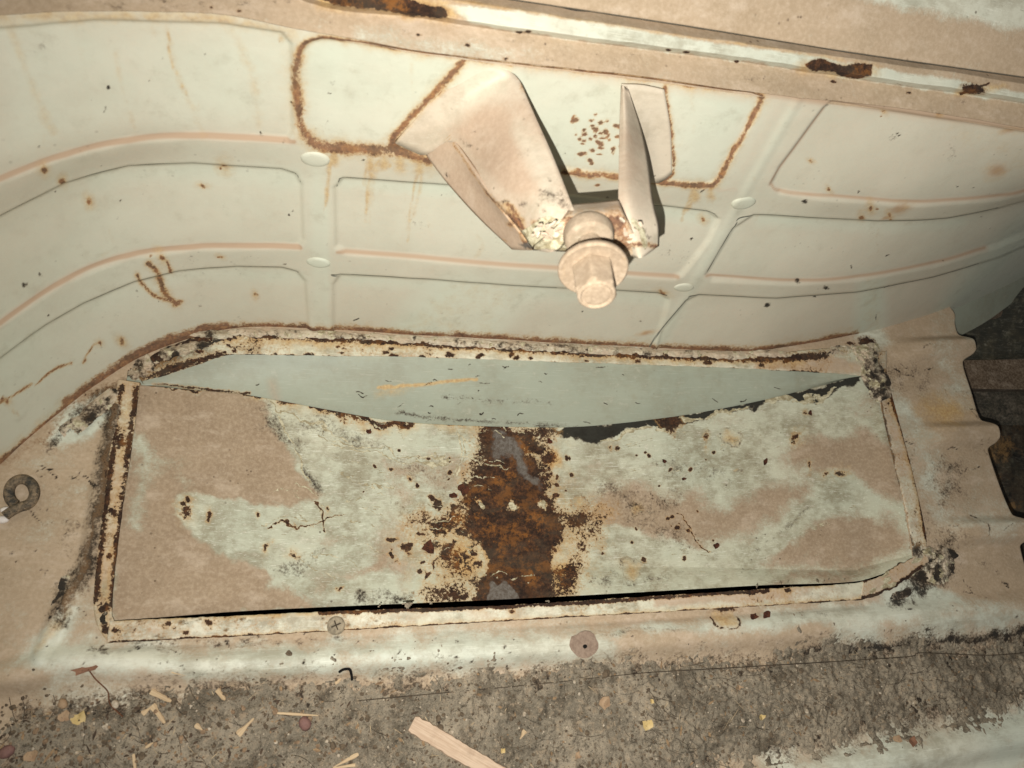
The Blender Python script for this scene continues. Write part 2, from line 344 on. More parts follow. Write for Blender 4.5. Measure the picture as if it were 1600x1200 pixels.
# colours of the wall
f = wm.f; P = wm.P0
f['dust'] += .58+(fbm(P, 190, 31, 3)-.5)*.5 + .12*sst(300, 520, P[:, 1])*sst(60, 260, P[:, 0]) + .12*sst(900, 1300, P[:, 0])
f['dust'] -= .30*sst(600, 60, P[:, 0])*sst(250, 560, P[:, 1])
wm.poly('dust', plate, 22, .75, sub=True)
for q in ([(0, 60), (455, 60), (455, 190), (300, 190), (0, 250)],): wm.poly('dust', q, 30, .45, sub=True)
for K in (panels[0][:11], panels[3][:9]): wm.stroke('dust', K, 1, 0)
def clean(pts, w, a):
    m = wm._bb(pts, 2*w, wm.P); v = a*np.clip(1-.5*wm._dist(spl(pts, 6), m, wm.P)/w, 0, 1); f['dust'][m] *= 1-v
clean([(150, 285), (300, 270), (460, 280)], 12, .8); clean([(150, 480), (300, 434), (470, 436)], 9, .6)
clean([(535, 290), (700, 300), (900, 320), (1110, 345)], 9, .9); clean([(540, 440), (800, 458), (1040, 470)], 8, .6); clean([(1190, 347), (1370, 356), (1500, 350)], 8, .7)
clean([(1262, 130), (1018, 560)], 9, .5); clean([(495, 250), (497, 500)], 9, .5); clean([(508, 330), (510, 500)], 5, .5)
wm.poly('dust', [(720, 430), (860, 440), (810, 480), (775, 540), (600, 535), (650, 470)], 22, 1.1, sub=True)  # reflected sunlight below the bracket, painted by clearing the dust
wm.poly('stain', [(720, 430), (860, 440), (810, 480), (775, 540), (600, 535), (650, 470)], 26, .30, warp=False); wm.poly('stain', [(1348, 430), (1376, 430), (1386, 530), (1340, 530)], 12, .30, warp=False)  # yellowish tint painted in for the two patches of reflected sunlight
wm.poly('dust', [(1345, 430), (1378, 430), (1388, 530), (1338, 530)], 12, 1.0, sub=True)  # right-hand sunlight patch, painted by clearing the dust
wm.poly('dust', [(1610, 330), (1540, 400), (1470, 486), (1640, 440)], 22, 1.2, sub=True)
def dsoft_stroke(pts, w, a): wm.stroke('dust', pts, w, a, warp=False)
dsoft_stroke(K1r[:8], 4.6, 1.5); dsoft_stroke(K2r[:7], 5.2, 1.5)
dsoft_stroke([(527, 394), (700, 408), (880, 421), (1060, 434)], 5, 1.35); dsoft_stroke([(1104, 432), (1240, 441), (1340, 435), (1460, 413), (1540, 390)], 4.5, 1.3)
dsoft_stroke([(1288, 172), (1212, 275), (1207, 292), (1225, 302), (1300, 309), (1420, 316), (1560, 309), (1610, 300)], 4.5, 1.3)
dsoft_stroke([(1185, 170), (1120, 288), (1150, 294)], 3, 1.0); dsoft_stroke([(500, 236), (640, 246), (900, 276), (1150, 298)], 4, .9)
dsoft_stroke([(0, 5), (120, 4), (300, -4), (500, 30), (800, 85), (1200, 140), (1620, 200)], 20, 1.5)
for K in ([(-100, 640), (-60, 614), (0, 562), (70, 510), (130, 475), (210, 442), (280, 425), (370, 418), (440, 420), (466, 428)],
          [(-100, 400), (-60, 376), (0, 340), (100, 290), (200, 262), (300, 257), (440, 267), (463, 275), (469, 287)],
          [(527, 296), (530, 284), (540, 279), (620, 284), (700, 291), (760, 296)], [(1010, 323), (1105, 331), (1121, 340)],
          [(528, 434), (540, 430), (800, 447), (870, 451)], [(960, 455), (1042, 461)],
          [(1015, 545), (1034, 515), (1072, 470), (1092, 462), (1215, 468), (1337, 459), (1460, 435), (1530, 414)],
          [(1106, 425), (1146, 358), (1178, 338), (1370, 347), (1480, 342), (1560, 326)]): wm.line(K)
def both(pts, w, halo=3.2, amp=1., st=.75):
    wm.stroke('stain', pts, w*halo*2.1, st*.5); wm.stroke('rust', pts, w*1.55, amp*.86); wm.stroke('stain', pts, w*halo*1.2, st); wm.stroke('rust', pts, w*.45, amp*1.05)
both([(466, 92), (473, 70), (500, 60), (560, 67), (640, 79), (730, 94), (800, 102), (900, 112), (1000, 125), (1100, 138), (1182, 148), (1189, 158)], 2.6)
both([(466, 92), (461, 120), (466, 165), (469, 195), (480, 217), (505, 231), (560, 235), (620, 237)], 4.2, 2.8)
both([(612, 224), (625, 236), (648, 246), (672, 252)], 3.6); both([(728, 98), (690, 138), (650, 180), (612, 222), (618, 238)], 3.2, 2.8)
both([(1189, 158), (1170, 200), (1140, 250), (1122, 283), (1100, 291), (1050, 287), (1000, 280), (880, 270)], 1.9, 3)
both([(1040, 140), (1048, 200), (1054, 255), (1050, 276), (1030, 284)], 1.5, 3)
for p, w in (([(578, 250), (572, 300), (570, 340)], 4), ([(600, 243), (580, 275), (572, 310), (566, 375)], 5), ([(655, 250), (650, 300), (640, 365)], 5), ([(522, 238), (515, 262), (508, 330)], 5),
             ([(625, 248), (618, 275)], 6), ([(1085, 295), (1070, 340)], 5), ([(1110, 292), (1105, 315)], 4)):
    for q_ in range(5):
        ox = random.gauss(0, w*.8); k_ = random.uniform(.4, 1.15); b_0 = p[0]
        wm.stroke('stain', [(b_0[0]+ox, b_0[1])]+[(b_0[0]+ox+(x-b_0[0])*k_+random.gauss(0, 1.2), b_0[1]+(y-b_0[1])*k_) for x, y in p[1:]], random.uniform(.9, w*.75), random.uniform(.35, .85))
    wm.stroke('stain', [p[0], (p[0][0], p[0][1]+14)], w*1.6, .9)
for p, w, a in (([(258, 12), (262, 45), (265, 95), (280, 130), (294, 160)], 1.6, .85), ([(255, 10), (268, 90), (300, 180), (318, 215)], 7, .45), ([(15, 50), (50, 140), (80, 210)], 9, .5), ([(180, 90), (195, 160), (212, 215)], 6, .4),
                ([(360, 50), (395, 130), (405, 200)], 10, .5), ([(110, 40), (130, 90)], 10, .3), ([(225, 30), (240, 60)], 8, .35), ([(1500, 200), (1600, 260)], 30, .35), ([(690, 430), (760, 520)], 60, .16)): wm.stroke('stain', p, w, a*.85)  # the broad last stroke paints in yellowish sunlight below the bracket
wm.stroke('stain', [(-40, 32), (150, 26), (330, 30), (460, 50)], 14, .65)
for x, y, r in ((70, 267, 5), (98, 285, 5), (350, 261, 6), (317, 294, 4.5), (138, 322, 5), (253, 402, 6), (233, 412, 4), (345, 401, 3), (1296, 300, 3), (1268, 255, 3), (1100, 345, 3.5), (1382, 178, 3), (1467, 177, 3.5), (1035, 457, 5), (155, 540, 3.5), (190, 537, 5), (13, 632, 4), (23, 650, 3), (1360, 326, 4), (1345, 340, 4), (1390, 335, 4), (398, 465, 3.5), (438, 66, 3)):
    wm.blob('rust', x, y, r*random.uniform(.6, 1.1), r*random.uniform(.4, .8), random.uniform(0, 90), 1.05); wm.blob('stain', x, y, r*2.8, r*random.uniform(1.2, 2.4), random.uniform(0, 90), amp=.75)
    if random.random() < .5: wm.blob('rust', x+random.gauss(0, 7), y+random.gauss(0, 5), 1.8, amp=1.)
for i in range(46):
    x = random.gauss(930, 25); y = random.gauss(222, 26); wm.blob('rust', x, y, random.uniform(1.6, 4.4), random.uniform(1.4, 3), amp=1.15); wm.blob('stain', x, y, 7, amp=.35)
both([(232, 412), (247, 425), (250, 445), (257, 462), (276, 480)], 2.6, 2.8, .9); both([(215, 430), (222, 447), (240, 466), (262, 474), (283, 476)], 1.5, 2.8, .85); both([(262, 408), (268, 430)], 1.5)
both([(-10, 640), (30, 616), (50, 603), (57, 604), (85, 580), (112, 570)], 1., 2, .8); both([(130, 570), (142, 545), (150, 540)], 1.1, 2, .8)
for i in range(26):                                   # small dents and nicks across the wall
    x, y = random.uniform(0, 1500), random.uniform(110, 520); a = random.uniform(0, 3); l = random.uniform(2, 9)
    wm.stroke('grime', [(x, y), (x+l*math.cos(a), y+l*math.sin(a))], random.uniform(.8, 1.5), 1.1)
for i in range(26):
    x, y = random.uniform(0, 1560), random.uniform(60, 510); wm.blob('grime', x, y, random.uniform(10, 40), random.uniform(4, 14), random.uniform(0, 180), random.uniform(.16, .34))
for i in range(90):
    x, y = random.uniform(0, 1560), random.uniform(90, 520); wm.blob('grime', x, y, random.uniform(1.2, 2.2), amp=random.uniform(.5, .9))
for i in range(26):
    x = random.uniform(20, 1500); y = random.uniform(20, 380); l = random.uniform(30, 120); wm.stroke('stain', [(x, y), (x+random.gauss(4, 4), y+l*.5), (x+random.gauss(0, 5), y+l)], random.uniform(2, 6), random.uniform(.15, .34))
for x, y, rx, ry in ((1405, 325, 26, 10), (1385, 340, 12, 5), (1010, 522, 18, 5), (1560, 270, 26, 16), (1580, 205, 30, 10)): wm.blob('dust', x, y, rx, ry, -15, 1.4); wm.blob('stain', x, y, rx, ry, -15, .5)
for x, y in ((37, 450), (1258, 315), (1247, 440), (1290, 450), (1200, 480)): wm.blob('grime', x, y, 4, 3, amp=1.2)
foot = spl(K0, 8)
wm.stroke('rust', [p for p in K0 if -70 < p[0] < 140], 4.5, .95); wm.stroke('rust', [(110, 635), (220, 560), (300, 530), (350, 520)], 9, 1.3); wm.stroke('rust', [p for p in K0 if 290 < p[0] < 1190], 6, .85)
wm.stroke('rust', [(1170, 551), (1260, 541), (1340, 526)], 4, .95); wm.stroke('grime', [p for p in K0 if 120 < p[0] < 1350], 5, .9); wm.stroke('stain', K0[2:16], 12, .55)
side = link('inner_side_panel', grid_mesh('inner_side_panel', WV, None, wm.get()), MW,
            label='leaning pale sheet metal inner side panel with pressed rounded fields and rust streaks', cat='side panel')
flip_up(side.data)
# a surface lookup so that small things can sit on the wall
def wall_hit(x, y):
    d = np.hypot(WPX[..., 0]-x, WPX[..., 1]-y); i, j = np.unravel_index(d.argmin(), d.shape)
    p = WV[i, j]; du = WV[i, min(j+3, len(XS)-1)]-WV[i, max(j-3, 0)]; dv = WV[min(i+3, len(ZS)-1), j]-WV[max(i-3, 0), j]
    n = np.cross(du, dv); n /= np.linalg.norm(n)
    if n@(C0-p) < 0: n = -n
    return p, n
def frame(p, n, up=(0, 0, 1)):
    z = Vector(n).normalized(); x = Vector(up).cross(z).normalized(); y = z.cross(x)
    return Matrix.Translation(Vector(p))@Matrix((x, y, z)).transposed().to_4x4()
ZERO = {k: 0. for k in NAMES}
def setatt(me, **kw):
    n = len(me.vertices); d = dict(line=20.); d.update(kw)
    for k, v in d.items(): me.attributes.new(k, 'FLOAT', 'POINT').data.foreach_set('value', np.full(n, v, np.float32) if np.isscalar(v) else np.asarray(v, np.float32))
for x, y, a, b in ((493, 249, .0102, .0076), (498, 410, .0098, .0062), (1163, 317, .0112, .0076), (1069, 449, .0105, .0066)):
    p, n = wall_hit(x, y); n_ = 28; V = [(0, 0, .0016)]; Fc = []
    for k, (r, h) in enumerate(((.6, .0016), (.86, .0013), (1, .0004), (1.08, -.002))):
        for i in range(n_): t = 2*math.pi*i/n_; V.append((a*r*math.cos(t), b*r*math.sin(t), h))
    for i in range(n_): Fc.append((0, 1+i, 1+(i+1) % n_))
    for k in range(3):
        for i in range(n_): c = 1+k*n_; Fc.append((c+i, c+n_+i, c+n_+(i+1) % n_, c+(i+1) % n_))
    fr = frame(p, n); V = [fr@Vector(v) for v in V]; me = pymesh('dimple', V, Fc); setatt(me, dust=.15 if y < 420 else .3)
    link('dimple', me, MW, side)

# ------------------------------------------------------------------ 2. ledge and door rail above the side panel
def loft(curves, n, per, mfun=None, noise=0.):
    """curves: list of (pixel polyline, heights) sampled with n columns; per rows between curves"""
    C = []
    for K, z in curves:
        q = spl(K, 10); d = np.r_[0, np.cumsum(np.hypot(*np.diff(q, axis=0).T))]; s = np.linspace(0, d[-1], n)
        q = np.column_stack([np.interp(s, d, q[:, 0]), np.interp(s, d, q[:, 1])])
        zz = z if np.isscalar(z) else np.interp(np.linspace(0, 1, n), np.linspace(0, 1, len(z)), z)
        C.append(at_z(q, zz))
    C = np.array(C); t = np.linspace(0, len(C)-1, (len(C)-1)*per+1)
    out = []
    for v in t:
        j = min(int(v), len(C)-2); out.append(C[j]*(1-(v-j))+C[j+1]*(v-j))
    V = np.array(out)
    return V
T0 = [(x, y+5) for x, y in K3]
T1 = [(-160, -60), (300, -52), (500, 9), (640, 27), (850, 57), (1060, 84), (1260, 112), (1376, 130), (1481, 144), (1600, 162), (1750, 183)]
T1b = [(x, y-8) for x, y in T1]
T2 = [(-160, -110), (300, -100), (520, -30), (640, -10), (850, 22), (1060, 54), (1260, 82), (1376, 98), (1481, 112), (1600, 131), (1750, 150)]
T3 = [(-160, -125), (300, -115), (520, -42), (640, -22), (850, 8), (1060, 40), (1260, 72), (1320, 82), (1481, 105), (1600, 122), (1750, 142)]
V = loft([(T0, .309), (T1, .318), (T1b, .326), (T2, .332), (T3, .331)], 900, 14)
V[..., 2] += (fbm(to_px(V), 60, 3, 3)-.5)*.002
mm = Map(to_px(V), 3, 40); f = mm.f; P = mm.P0
f['dust'] += .85
lo = [(500, 8), (640, 22), (850, 54), (1060, 82), (1260, 108), (1376, 128), (1481, 143), (1620, 165)]
mm.poly('dust', [(690, 8), (800, 18), (1000, 48), (1100, 66), (1260, 86), (1376, 108), (1481, 126), (1620, 150), (1620, 164), (1481, 143), (1376, 128), (1260, 108), (1060, 82), (850, 54), (740, 38)], 5, 1.1, sub=True)
mm.poly('dust', [(560, 45), (720, 66), (840, 84), (800, 95), (700, 82), (560, 60)], 20, .5, sub=True)
mm.stroke('stain', [(700, 0), (760, 8), (860, 24), (1060, 56), (1200, 75), (1320, 94)], 3.5, .5)
mm.poly('rust', [(480, -30), (610, -14), (660, 6), (690, 12), (700, 26), (680, 30), (600, 16), (520, 8)], 7, 1.1)
mm.poly('stain', [(470, -30), (620, -20), (700, 4), (725, 28), (690, 36), (590, 24), (500, 14)], 12, .9)
mm.poly('rust', [(1258, 100), (1275, 91), (1300, 97), (1318, 103), (1340, 100), (1362, 100), (1362, 118), (1335, 122), (1300, 113), (1265, 108)], 4, 1.15)
mm.stroke('stain', [(1255, 106), (1366, 112)], 12, .7); mm.blob('rust', 1522, 139, 14, 6, 10, 1.2); mm.stroke('rust', [(1500, 146), (1545, 130)], 2, .9); mm.stroke('stain', [(1495, 146), (1570, 134)], 7, .7)
for x, y in ((812, 49), (825, 50), (1045, 78), (1072, 82), (1150, 95), (1420, 146), (1303, 128), (24, 26), (140, 14), (330, 12), (375, 18), (655, 55), (790, 92), (730, 70)): mm.blob('rust', x, y, 4, 2, 8, 1.)
for i in range(26): mm.blob('grime', random.uniform(0, 460), random.gauss(6, 6), 14, 6, amp=.42)
for i in range(30):
    x = random.uniform(480, 1580); mm.blob('grime', x, np.interp(x, [480, 1600], [35, 175])+random.gauss(0, 10), random.uniform(5, 22), random.uniform(2, 5), 8, .42)
rail = link('door_rail', grid_mesh('door_rail', V, None, mm.get()), MF, label='sloping pale and tan rail with dark rust patches along the side panel top', cat='rail'); flip_up(rail.data)
T4 = [(x, y-1) for x, y in T3]; T5 = [(x+20, y-150) for x, y in T3]
V = loft([([(x, y+1) for x, y in T3], .322), (T4, .345), (T5, .385)], 400, 20); mm = Map(to_px(V), 3, 44); f = mm.f
f['dust'] += .9; mm.poly('dust', [(1300, -20), (1420, 8), (1520, 26), (1620, 40), (1700, -80), (1300, -80)], 18, 1.2, sub=True)
mm.line([(795, -1), (1060, 39), (1320, 81), (1620, 124)])

outer = link('door_skin', grid_mesh('door_skin', V, None, mm.get()), MF, label='dusty tan outer door skin beyond the thin dark seam at the top right', cat='panel'); flip_up(outer.data)

# ------------------------------------------------------------------ 3. cargo floor: ribbed heightfield with an opening
EDGE = [(1440, 440), (1487, 484), (1491, 505), (1496, 521), (1509, 531), (1515, 545), (1513, 556), (1504, 566), (1516, 608), (1530, 653), (1544, 663), (1551, 680), (1549, 694), (1543, 704), (1560, 755), (1580, 803), (1594, 812), (1600, 832), (1598, 846), (1593, 856), (1612, 920), (1640, 1000), (1700, 1180), (1760, 1400)]
ep = at_z(spl(EDGE, 8)); o = np.argsort(ep[:, 1]); ey, ex = ep[o, 1], ep[o, 0]
YS = np.arange(-.20, .425, .0015); nx = 700
xe = np.interp(YS, ey, ex); k = np.hanning(5); k /= k.sum(); xe = np.convolve(np.pad(xe, 2, 'edge'), k, 'valid')
U = np.linspace(0, 1, nx)
FX = -.34+(xe[:, None]+.34)*U[None, :]; FY = np.repeat(YS[:, None], nx, 1)
FP = to_px(np.stack([FX, FY, np.zeros_like(FX)], -1)); fm = Map(FP, 4, 60, 16, 2.2); P = fm.P0; fz = np.zeros(len(P))
def ridge(pts, w, h, pw=1.):
    m = fm._bb(pts, w*1.05, P); d = fm._dist(spl(pts, 8), m, P); fz[m] += h*sst(w, w*.12, d)
ridge([(-200, 1090), (40, 1052), (120, 1034), (300, 1040), (500, 1034), (700, 1022), (900, 1007), (1200, 984), (1400, 968), (1600, 948), (1800, 925)], 34, .008)
ridge([(64, 1024), (92, 960), (128, 900), (146, 830), (160, 740), (184, 640)], 20, .004)
ridge([(1000, 1262), (1200, 1226), (1400, 1186), (1600, 1148), (1800, 1108)], 42, .011)
ridge([(-200, 1330), (300, 1300), (700, 1262), (1000, 1232)], 40, .008)
for a, b, w in (((1395, 548), (1545, 542), 22), ((1425, 682), (1580, 678), 24), ((1462, 832), (1640, 828), 26)):
    m = fm._bb([a, b], 60, P); d = fm._dist([a, b], m, P); fx = sst(a[0]-15, a[0]+60, P[m, 0]); fz[m] += .0100*sst(w, w*.3, d)*fx
ridge([(168, 1012), (520, 994), (800, 978), (1100, 962), (1350, 945)], 9, -.0018)
fz += (fbm(P, 140, 4, 3)-.5)*.004+(fbm(P, 26, 8, 3)-.5)*.0007
FZ = fz.reshape(FX.shape)
# front channel that holds the dirt is a little lower
ch = sst(1048, 1085, P[:, 1]+ (P[:, 0]-300)*.055).reshape(FX.shape); FZ = FZ-ch*.006
V = np.stack([FX, FY, FZ], -1)
# rounded lip at the right edge
lip = []
for k_, (dx, dz) in enumerate(((.0012, -.0004), (.0022, -.0016), (.0026, -.0035), (.0026, -.020))):
    e = V[:, -1].copy(); e[:, 0] += dx; e[:, 2] += dz; lip.append(e)
V = np.concatenate([V, np.array(lip).transpose(1, 0, 2)], 1)
f = fm.f
f['dust'] += .78+(fbm(P, 120, 77, 4)-.5)*.55
def fd(pts, soft=10, a=1.): fm.poly('dust', pts, soft, a, sub=True)
fd([(40, 1025), (75, 985), (100, 955), (112, 960), (100, 1000), (160, 1008), (300, 1020), (440, 1010), (520, 1018), (530, 1052), (420, 1058), (260, 1052), (120, 1042), (60, 1040)], 9, .95)
fd([(530, 1000), (800, 990), (900, 988), (960, 985), (960, 1022), (800, 1034), (600, 1045), (540, 1040)], 10, .8)
fd([(960, 985), (1100, 975), (1350, 945), (1400, 930), (1490, 925), (1500, 948), (1350, 965), (1120, 985)], 7, .95)
fd([(1290, 970), (1360, 965), (1370, 1000), (1300, 1005)], 12, .8); fd([(1440, 958), (1600, 940), (1610, 985), (1440, 1000)], 14, .65)
fd([(1385, 925), (1400, 905), (1440, 912), (1482, 930), (1470, 945), (1395, 952)], 5, 1.1)
fd([(1390, 610), (1430, 625), (1440, 660), (1455, 700), (1480, 740), (1470, 775), (1440, 760), (1412, 700)], 9, .75)
fd([(1440, 525), (1510, 530), (1515, 560), (1530, 650), (1480, 650), (1450, 620), (1470, 590), (1440, 560)], 12, .5)
fd([(1470, 800), (1590, 800), (1596, 835), (1480, 850)], 10, .65); fd([(1470, 690), (1560, 730), (1570, 790), (1500, 760)], 20, .35)
fd([(1440, 770), (1500, 790), (1470, 830), (1445, 810)], 10, .5)
fd([(75, 680), (110, 640), (170, 618), (182, 640), (150, 665), (100, 690)], 6, 1.1); fd([(1210, 1185), (1400, 1150), (1620, 1105), (1620, 1220), (1210, 1220)], 14, .85)
fd([(1340, 520), (1375, 500), (1385, 530), (1350, 545)], 8, .9)  # floor end of the right-hand sunlight patch, painted by clearing dust
for p, w, a in (([(186, 618), (176, 680), (160, 760), (148, 840), (128, 895), (105, 930), (98, 960)], 5, 1.05), ([(0, 742), (60, 686), (130, 628), (200, 590)], 8, .8)): fm.stroke('rust', p, w, a*.42)
fm.stroke('grime', [(184, 620), (172, 700), (158, 780), (146, 860), (120, 910)], 15, .95); fm.stroke('grime', [(140, 880), (100, 925), (98, 965)], 16, .75)
fm.poly('grime', [(100, 900), (150, 860), (160, 780), (130, 800), (120, 870)], 14, .5)
fm.stroke('grime', [(70, 700), (130, 640), (200, 590)], 9, .7)
for x, y, r in ((1352, 540, 12), (1365, 560, 14), (1370, 590, 12), (1378, 615, 8), (1295, 548, 7), (1325, 542, 6)): fm.blob('rust', x, y, r, r*.7, amp=1.1); fm.blob('grime', x+4, y+6, r, amp=.8)
fm.blob('grime', 1462, 888, 34, 30, amp=.9); fm.blob('grime', 1445, 908, 26, 18, amp=1.2); fm.blob('grime', 1408, 932, 16, 11, -30, 1.); fm.blob('grime', 1480, 850, 26, 24, amp=.6)
fm.blob('stain', 1470, 640, 34, 22, amp=.9); fm.stroke('stain', [(60, 1010), (80, 985), (105, 955)], 8, .7)
fm.poly('grime', [(1400, 560), (1450, 560), (1470, 600), (1430, 600)], 20, .45)
fm.poly('grime', [(1450, 710), (1500, 720), (1520, 790), (1470, 800)], 20, .5)
for i in range(22): x = random.uniform(150, 560); fm.blob('grime', x, 1003-(x-170)*.045+random.gauss(6, 4), 12, 5, amp=.62)
for x, y in ((680, 998), (474, 1037), (252, 1038), (1277, 990), (1310, 1010), (1580, 965), (100, 915), (1545, 640), (265, 1035), (712, 1003), (785, 1012), (80, 965)): fm.blob('grime', x, y, 2.6, amp=1., warp=False)
fm.blob('rust', 1130, 948, 16, 5, 0, 1.0); fm.poly('stain', [(1110, 952), (1140, 952), (1148, 968), (1140, 985), (1112, 984), (1106, 970)], 3, .7); fm.stroke('rust', [(1108, 962), (1112, 983), (1140, 984), (1147, 966)], 1.6, .8)
fm.stroke('grime', [(1250, 1020), (1380, 1012), (1600, 990)], 12, .9); fm.stroke('dust', [(900, 1075), (1600, 1040)], 25, 1)
DIRT = [(30, 1104), (90, 1090), (200, 1082), (300, 1066), (350, 1056), (420, 1068), (520, 1064), (560, 1072), (640, 1050), (760, 1052), (900, 1036), (1010, 1032), (1120, 1030), (1240, 1012), (1340, 1006), (1460, 998), (1640, 985), (1640, 1090), (1560, 1118), (1400, 1142), (1300, 1172), (1180, 1182), (1100, 1230), (-60, 1260), (-20, 1200), (10, 1150)]
fm.poly('dust', DIRT, 20, .95); fm.poly('grime', DIRT, 40, .9)
for x, y, rx, ry, a in ((1405, 590, 26, 40, .5), (1440, 600, 20, 22, .55), (1500, 610, 30, 8, .4), (1480, 745, 30, 26, .55), (1520, 700, 30, 12, .35), (1450, 820, 16, 30, .5), (1540, 880, 40, 14, .35), (1420, 720, 8, 60, .45), (1330, 1000, 60, 10, .4), (60, 760, 50, 30, .3), (110, 830, 26, 60, .4), (60, 900, 30, 16, .3), (700, 1025, 60, 8, .4), (1000, 985, 80, 6, .4), (1250, 960, 40, 6, .45), (240, 1012, 70, 8, .5), (1150, 1010, 60, 8, .35)): fm.blob('grime', x, y, rx, ry, amp=a)
for i in range(70):
    x, y = (random.uniform(1400, 1590), random.uniform(520, 960)) if i % 2 else (random.uniform(0, 150), random.uniform(700, 1000)); a = random.gauss(.4, .8); l = random.uniform(4, 26)
    fm.stroke('grime', [(x, y), (x+l*.5, y+l*.5*a+random.gauss(0, 2)), (x+l, y+l*a)], random.uniform(.7, 1.6), random.uniform(.5, 1.))
for i in range(60):
    x, y = random.uniform(0, 1590), random.uniform(985, 1045); fm.stroke('grime', [(x, y), (x+random.uniform(2, 12), y+random.gauss(0, 5))], 1.3, .8)
P0_ = fm.P0; fm.f['dust'] += .22*sst(1370, 1440, P0_[:, 0])*sst(500, 560, P0_[:, 1])*(1-sst(900, 960, P0_[:, 1]))
# opening
OPEN = [(196, 575), (176, 700), (160, 900), (168, 990), (520, 972), (800, 956), (1060, 940), (1350, 922), (1432, 885), (1412, 770), (1385, 610), (1345, 575), (1100, 556), (800, 545), (500, 531), (380, 530), (250, 560)]
q = fm.sd(OPEN, np.arange(len(P)), P).reshape(FX.shape); hole = q < -3
hole = np.pad(hole, ((0, 0), (0, 4)))
keep = ~(hole[:-1, :-1] & hole[1:, 1:])
att = {k: np.concatenate([v.reshape(FX.shape), np.repeat(v.reshape(FX.shape)[:, -1:], 4, 1)], 1) for k, v in fm.f.items()}
floor = link('cargo_floor', grid_mesh('cargo_floor', V, keep, att), MF, kind='structure', label='dusty tan ribbed steel cargo floor'); flip_up(floor.data)
def floor_z(x, y):
    i = int(np.clip((y-YS[0])/.0015, 0, len(YS)-1)); j = int(np.clip((x+.34)/(xe[i]+.34)*(nx-1), 0, nx-1)); return FZ[i, j]

# ------------------------------------------------------------------ 4. sunken tray with its flanges
well = link('storage_tray', None, label='sunken steel tray with peeling paint and a brown rust patch in its middle', cat='tray')
BR = [(184, 599), (230, 603), (310, 610), (390, 618), (500, 638), (600, 656), (700, 664), (800, 667), (880, 668), (960, 662), (1060, 650), (1160, 632), (1250, 611), (1330, 590), (1395, 572)]
BC = [(162, 925), (500, 915), (800, 888), (1060, 886), (1310, 891), (1350, 886), (1442, 862)]
BF = [(150, 973), (350, 957), (520, 948), (800, 936), (1060, 922), (1200, 914), (1320, 910), (1370, 900), (1450, 868)]
n = 1000; s = np.linspace(0, 1, n)
def samp(K):
    q = spl(K, 10); xs = np.linspace(q[0, 0], q[-1, 0], n); return np.column_stack([xs, np.interp(xs, q[:, 0], q[:, 1])])
D = .002+.046*np.sin(np.pi*np.clip(s*1.0, 0, 1))**1.15
pr_, pc_, pf_ = samp(BR), samp(BC), samp(BF)
A = at_z(pr_, -D); wn = sst(.2, .7, s)*sst(1.02, .93, s); B = at_z(pc_, -D-.003-.013*wn); E = at_z(pf_, -D-.0045)
E2 = E.copy(); E2[:, 2] -= .0015; E2[:, 1] += .0006
rowsB = [A+[0, .0008, -.006], A+[0, 0, -.0006]]
for t in np.linspace(0, 1, 230): rowsB.append(A*(1-t)+B*t+np.column_stack([0*s, 0*s, -.006*np.sin(np.pi*t)*np.sin(np.pi*s)]))
for t in np.linspace(.05, 1, 34): rowsB.append(B*(1-t)+E*t+np.column_stack([0*s, 0*s, .0012*np.sin(np.pi*t)+0*s]))
rowsB.append(E2)
V = np.array(rowsB); TPX = to_px(V)
tm = Map(TPX, 5, 90, 20, 2.4); P = tm.P0; tm.f['dust'] += .16+(fbm(P, 90, 3, 4)-.5)*.55
V[2:-1, :, 2] += (fbm(TPX[2:-1], 120, 14, 3)-.5)*.004
def td(pts, soft=12, a=1.): tm.poly('dust', pts, soft, a)
td([(205, 600), (300, 610), (388, 617), (400, 628), (412, 655), (440, 690), (462, 728), (482, 758), (502, 778), (490, 790), (440, 792), (400, 797), (340, 788), (290, 780), (285, 800), (310, 830), (350, 860), (390, 878), (430, 895), (420, 915), (480, 935), (520, 950), (170, 990)], 5, 1)
td([(590, 720), (640, 708), (700, 722), (735, 740), (725, 758), (660, 752), (600, 745)], 10, .8); td([(520, 870), (580, 850), (640, 790), (670, 800), (640, 850), (640, 900), (560, 925), (500, 915)], 16, .78)
td([(600, 740), (650, 760), (640, 790), (610, 770)], 10, .6); td([(440, 830), (520, 820), (560, 835), (500, 860)], 12, .7)
td([(1240, 700), (1280, 680), (1350, 668), (1400, 690), (1420, 780), (1390, 780), (1330, 740), (1290, 745), (1240, 740), (1225, 720)], 9, 1)
td([(930, 775), (1000, 755), (1080, 775), (1130, 795), (1200, 762), (1255, 755), (1275, 775), (1230, 800), (1190, 830), (1130, 845), (1060, 850), (980, 835), (900, 810)], 11, .95)
td([(1100, 868), (1200, 855), (1260, 820), (1310, 790), (1400, 800), (1430, 860), (1350, 890), (1200, 888), (1110, 884)], 10, .85)
td([(1300, 630), (1370, 600), (1385, 640), (1340, 640)], 8, .55); td([(1230, 890), (1360, 890), (1300, 915), (1200, 915)], 8, .8)
def tc(pts, w, a):
    m = tm._bb(pts, 2*w, tm.P); v = a*np.clip(1-.5*tm._dist(spl(pts, 6), m, tm.P)/w, 0, 1); tm.f['dust'][m] *= 1-v
tc([(880, 835), (960, 842), (1060, 862), (1110, 872)], 14, 1.4); tc([(1100, 875), (1170, 868), (1220, 842), (1270, 800), (1320, 775)], 13, 1.4); tc([(1290, 770), (1310, 745), (1360, 790)], 10, .8)
tc([(300, 800), (360, 805), (450, 825), (520, 815), (560, 800)], 15, 1.3); tc([(440, 880), (500, 875), (560, 870)], 14, 1.2); tc([(520, 910), (600, 915)], 10, 1.)
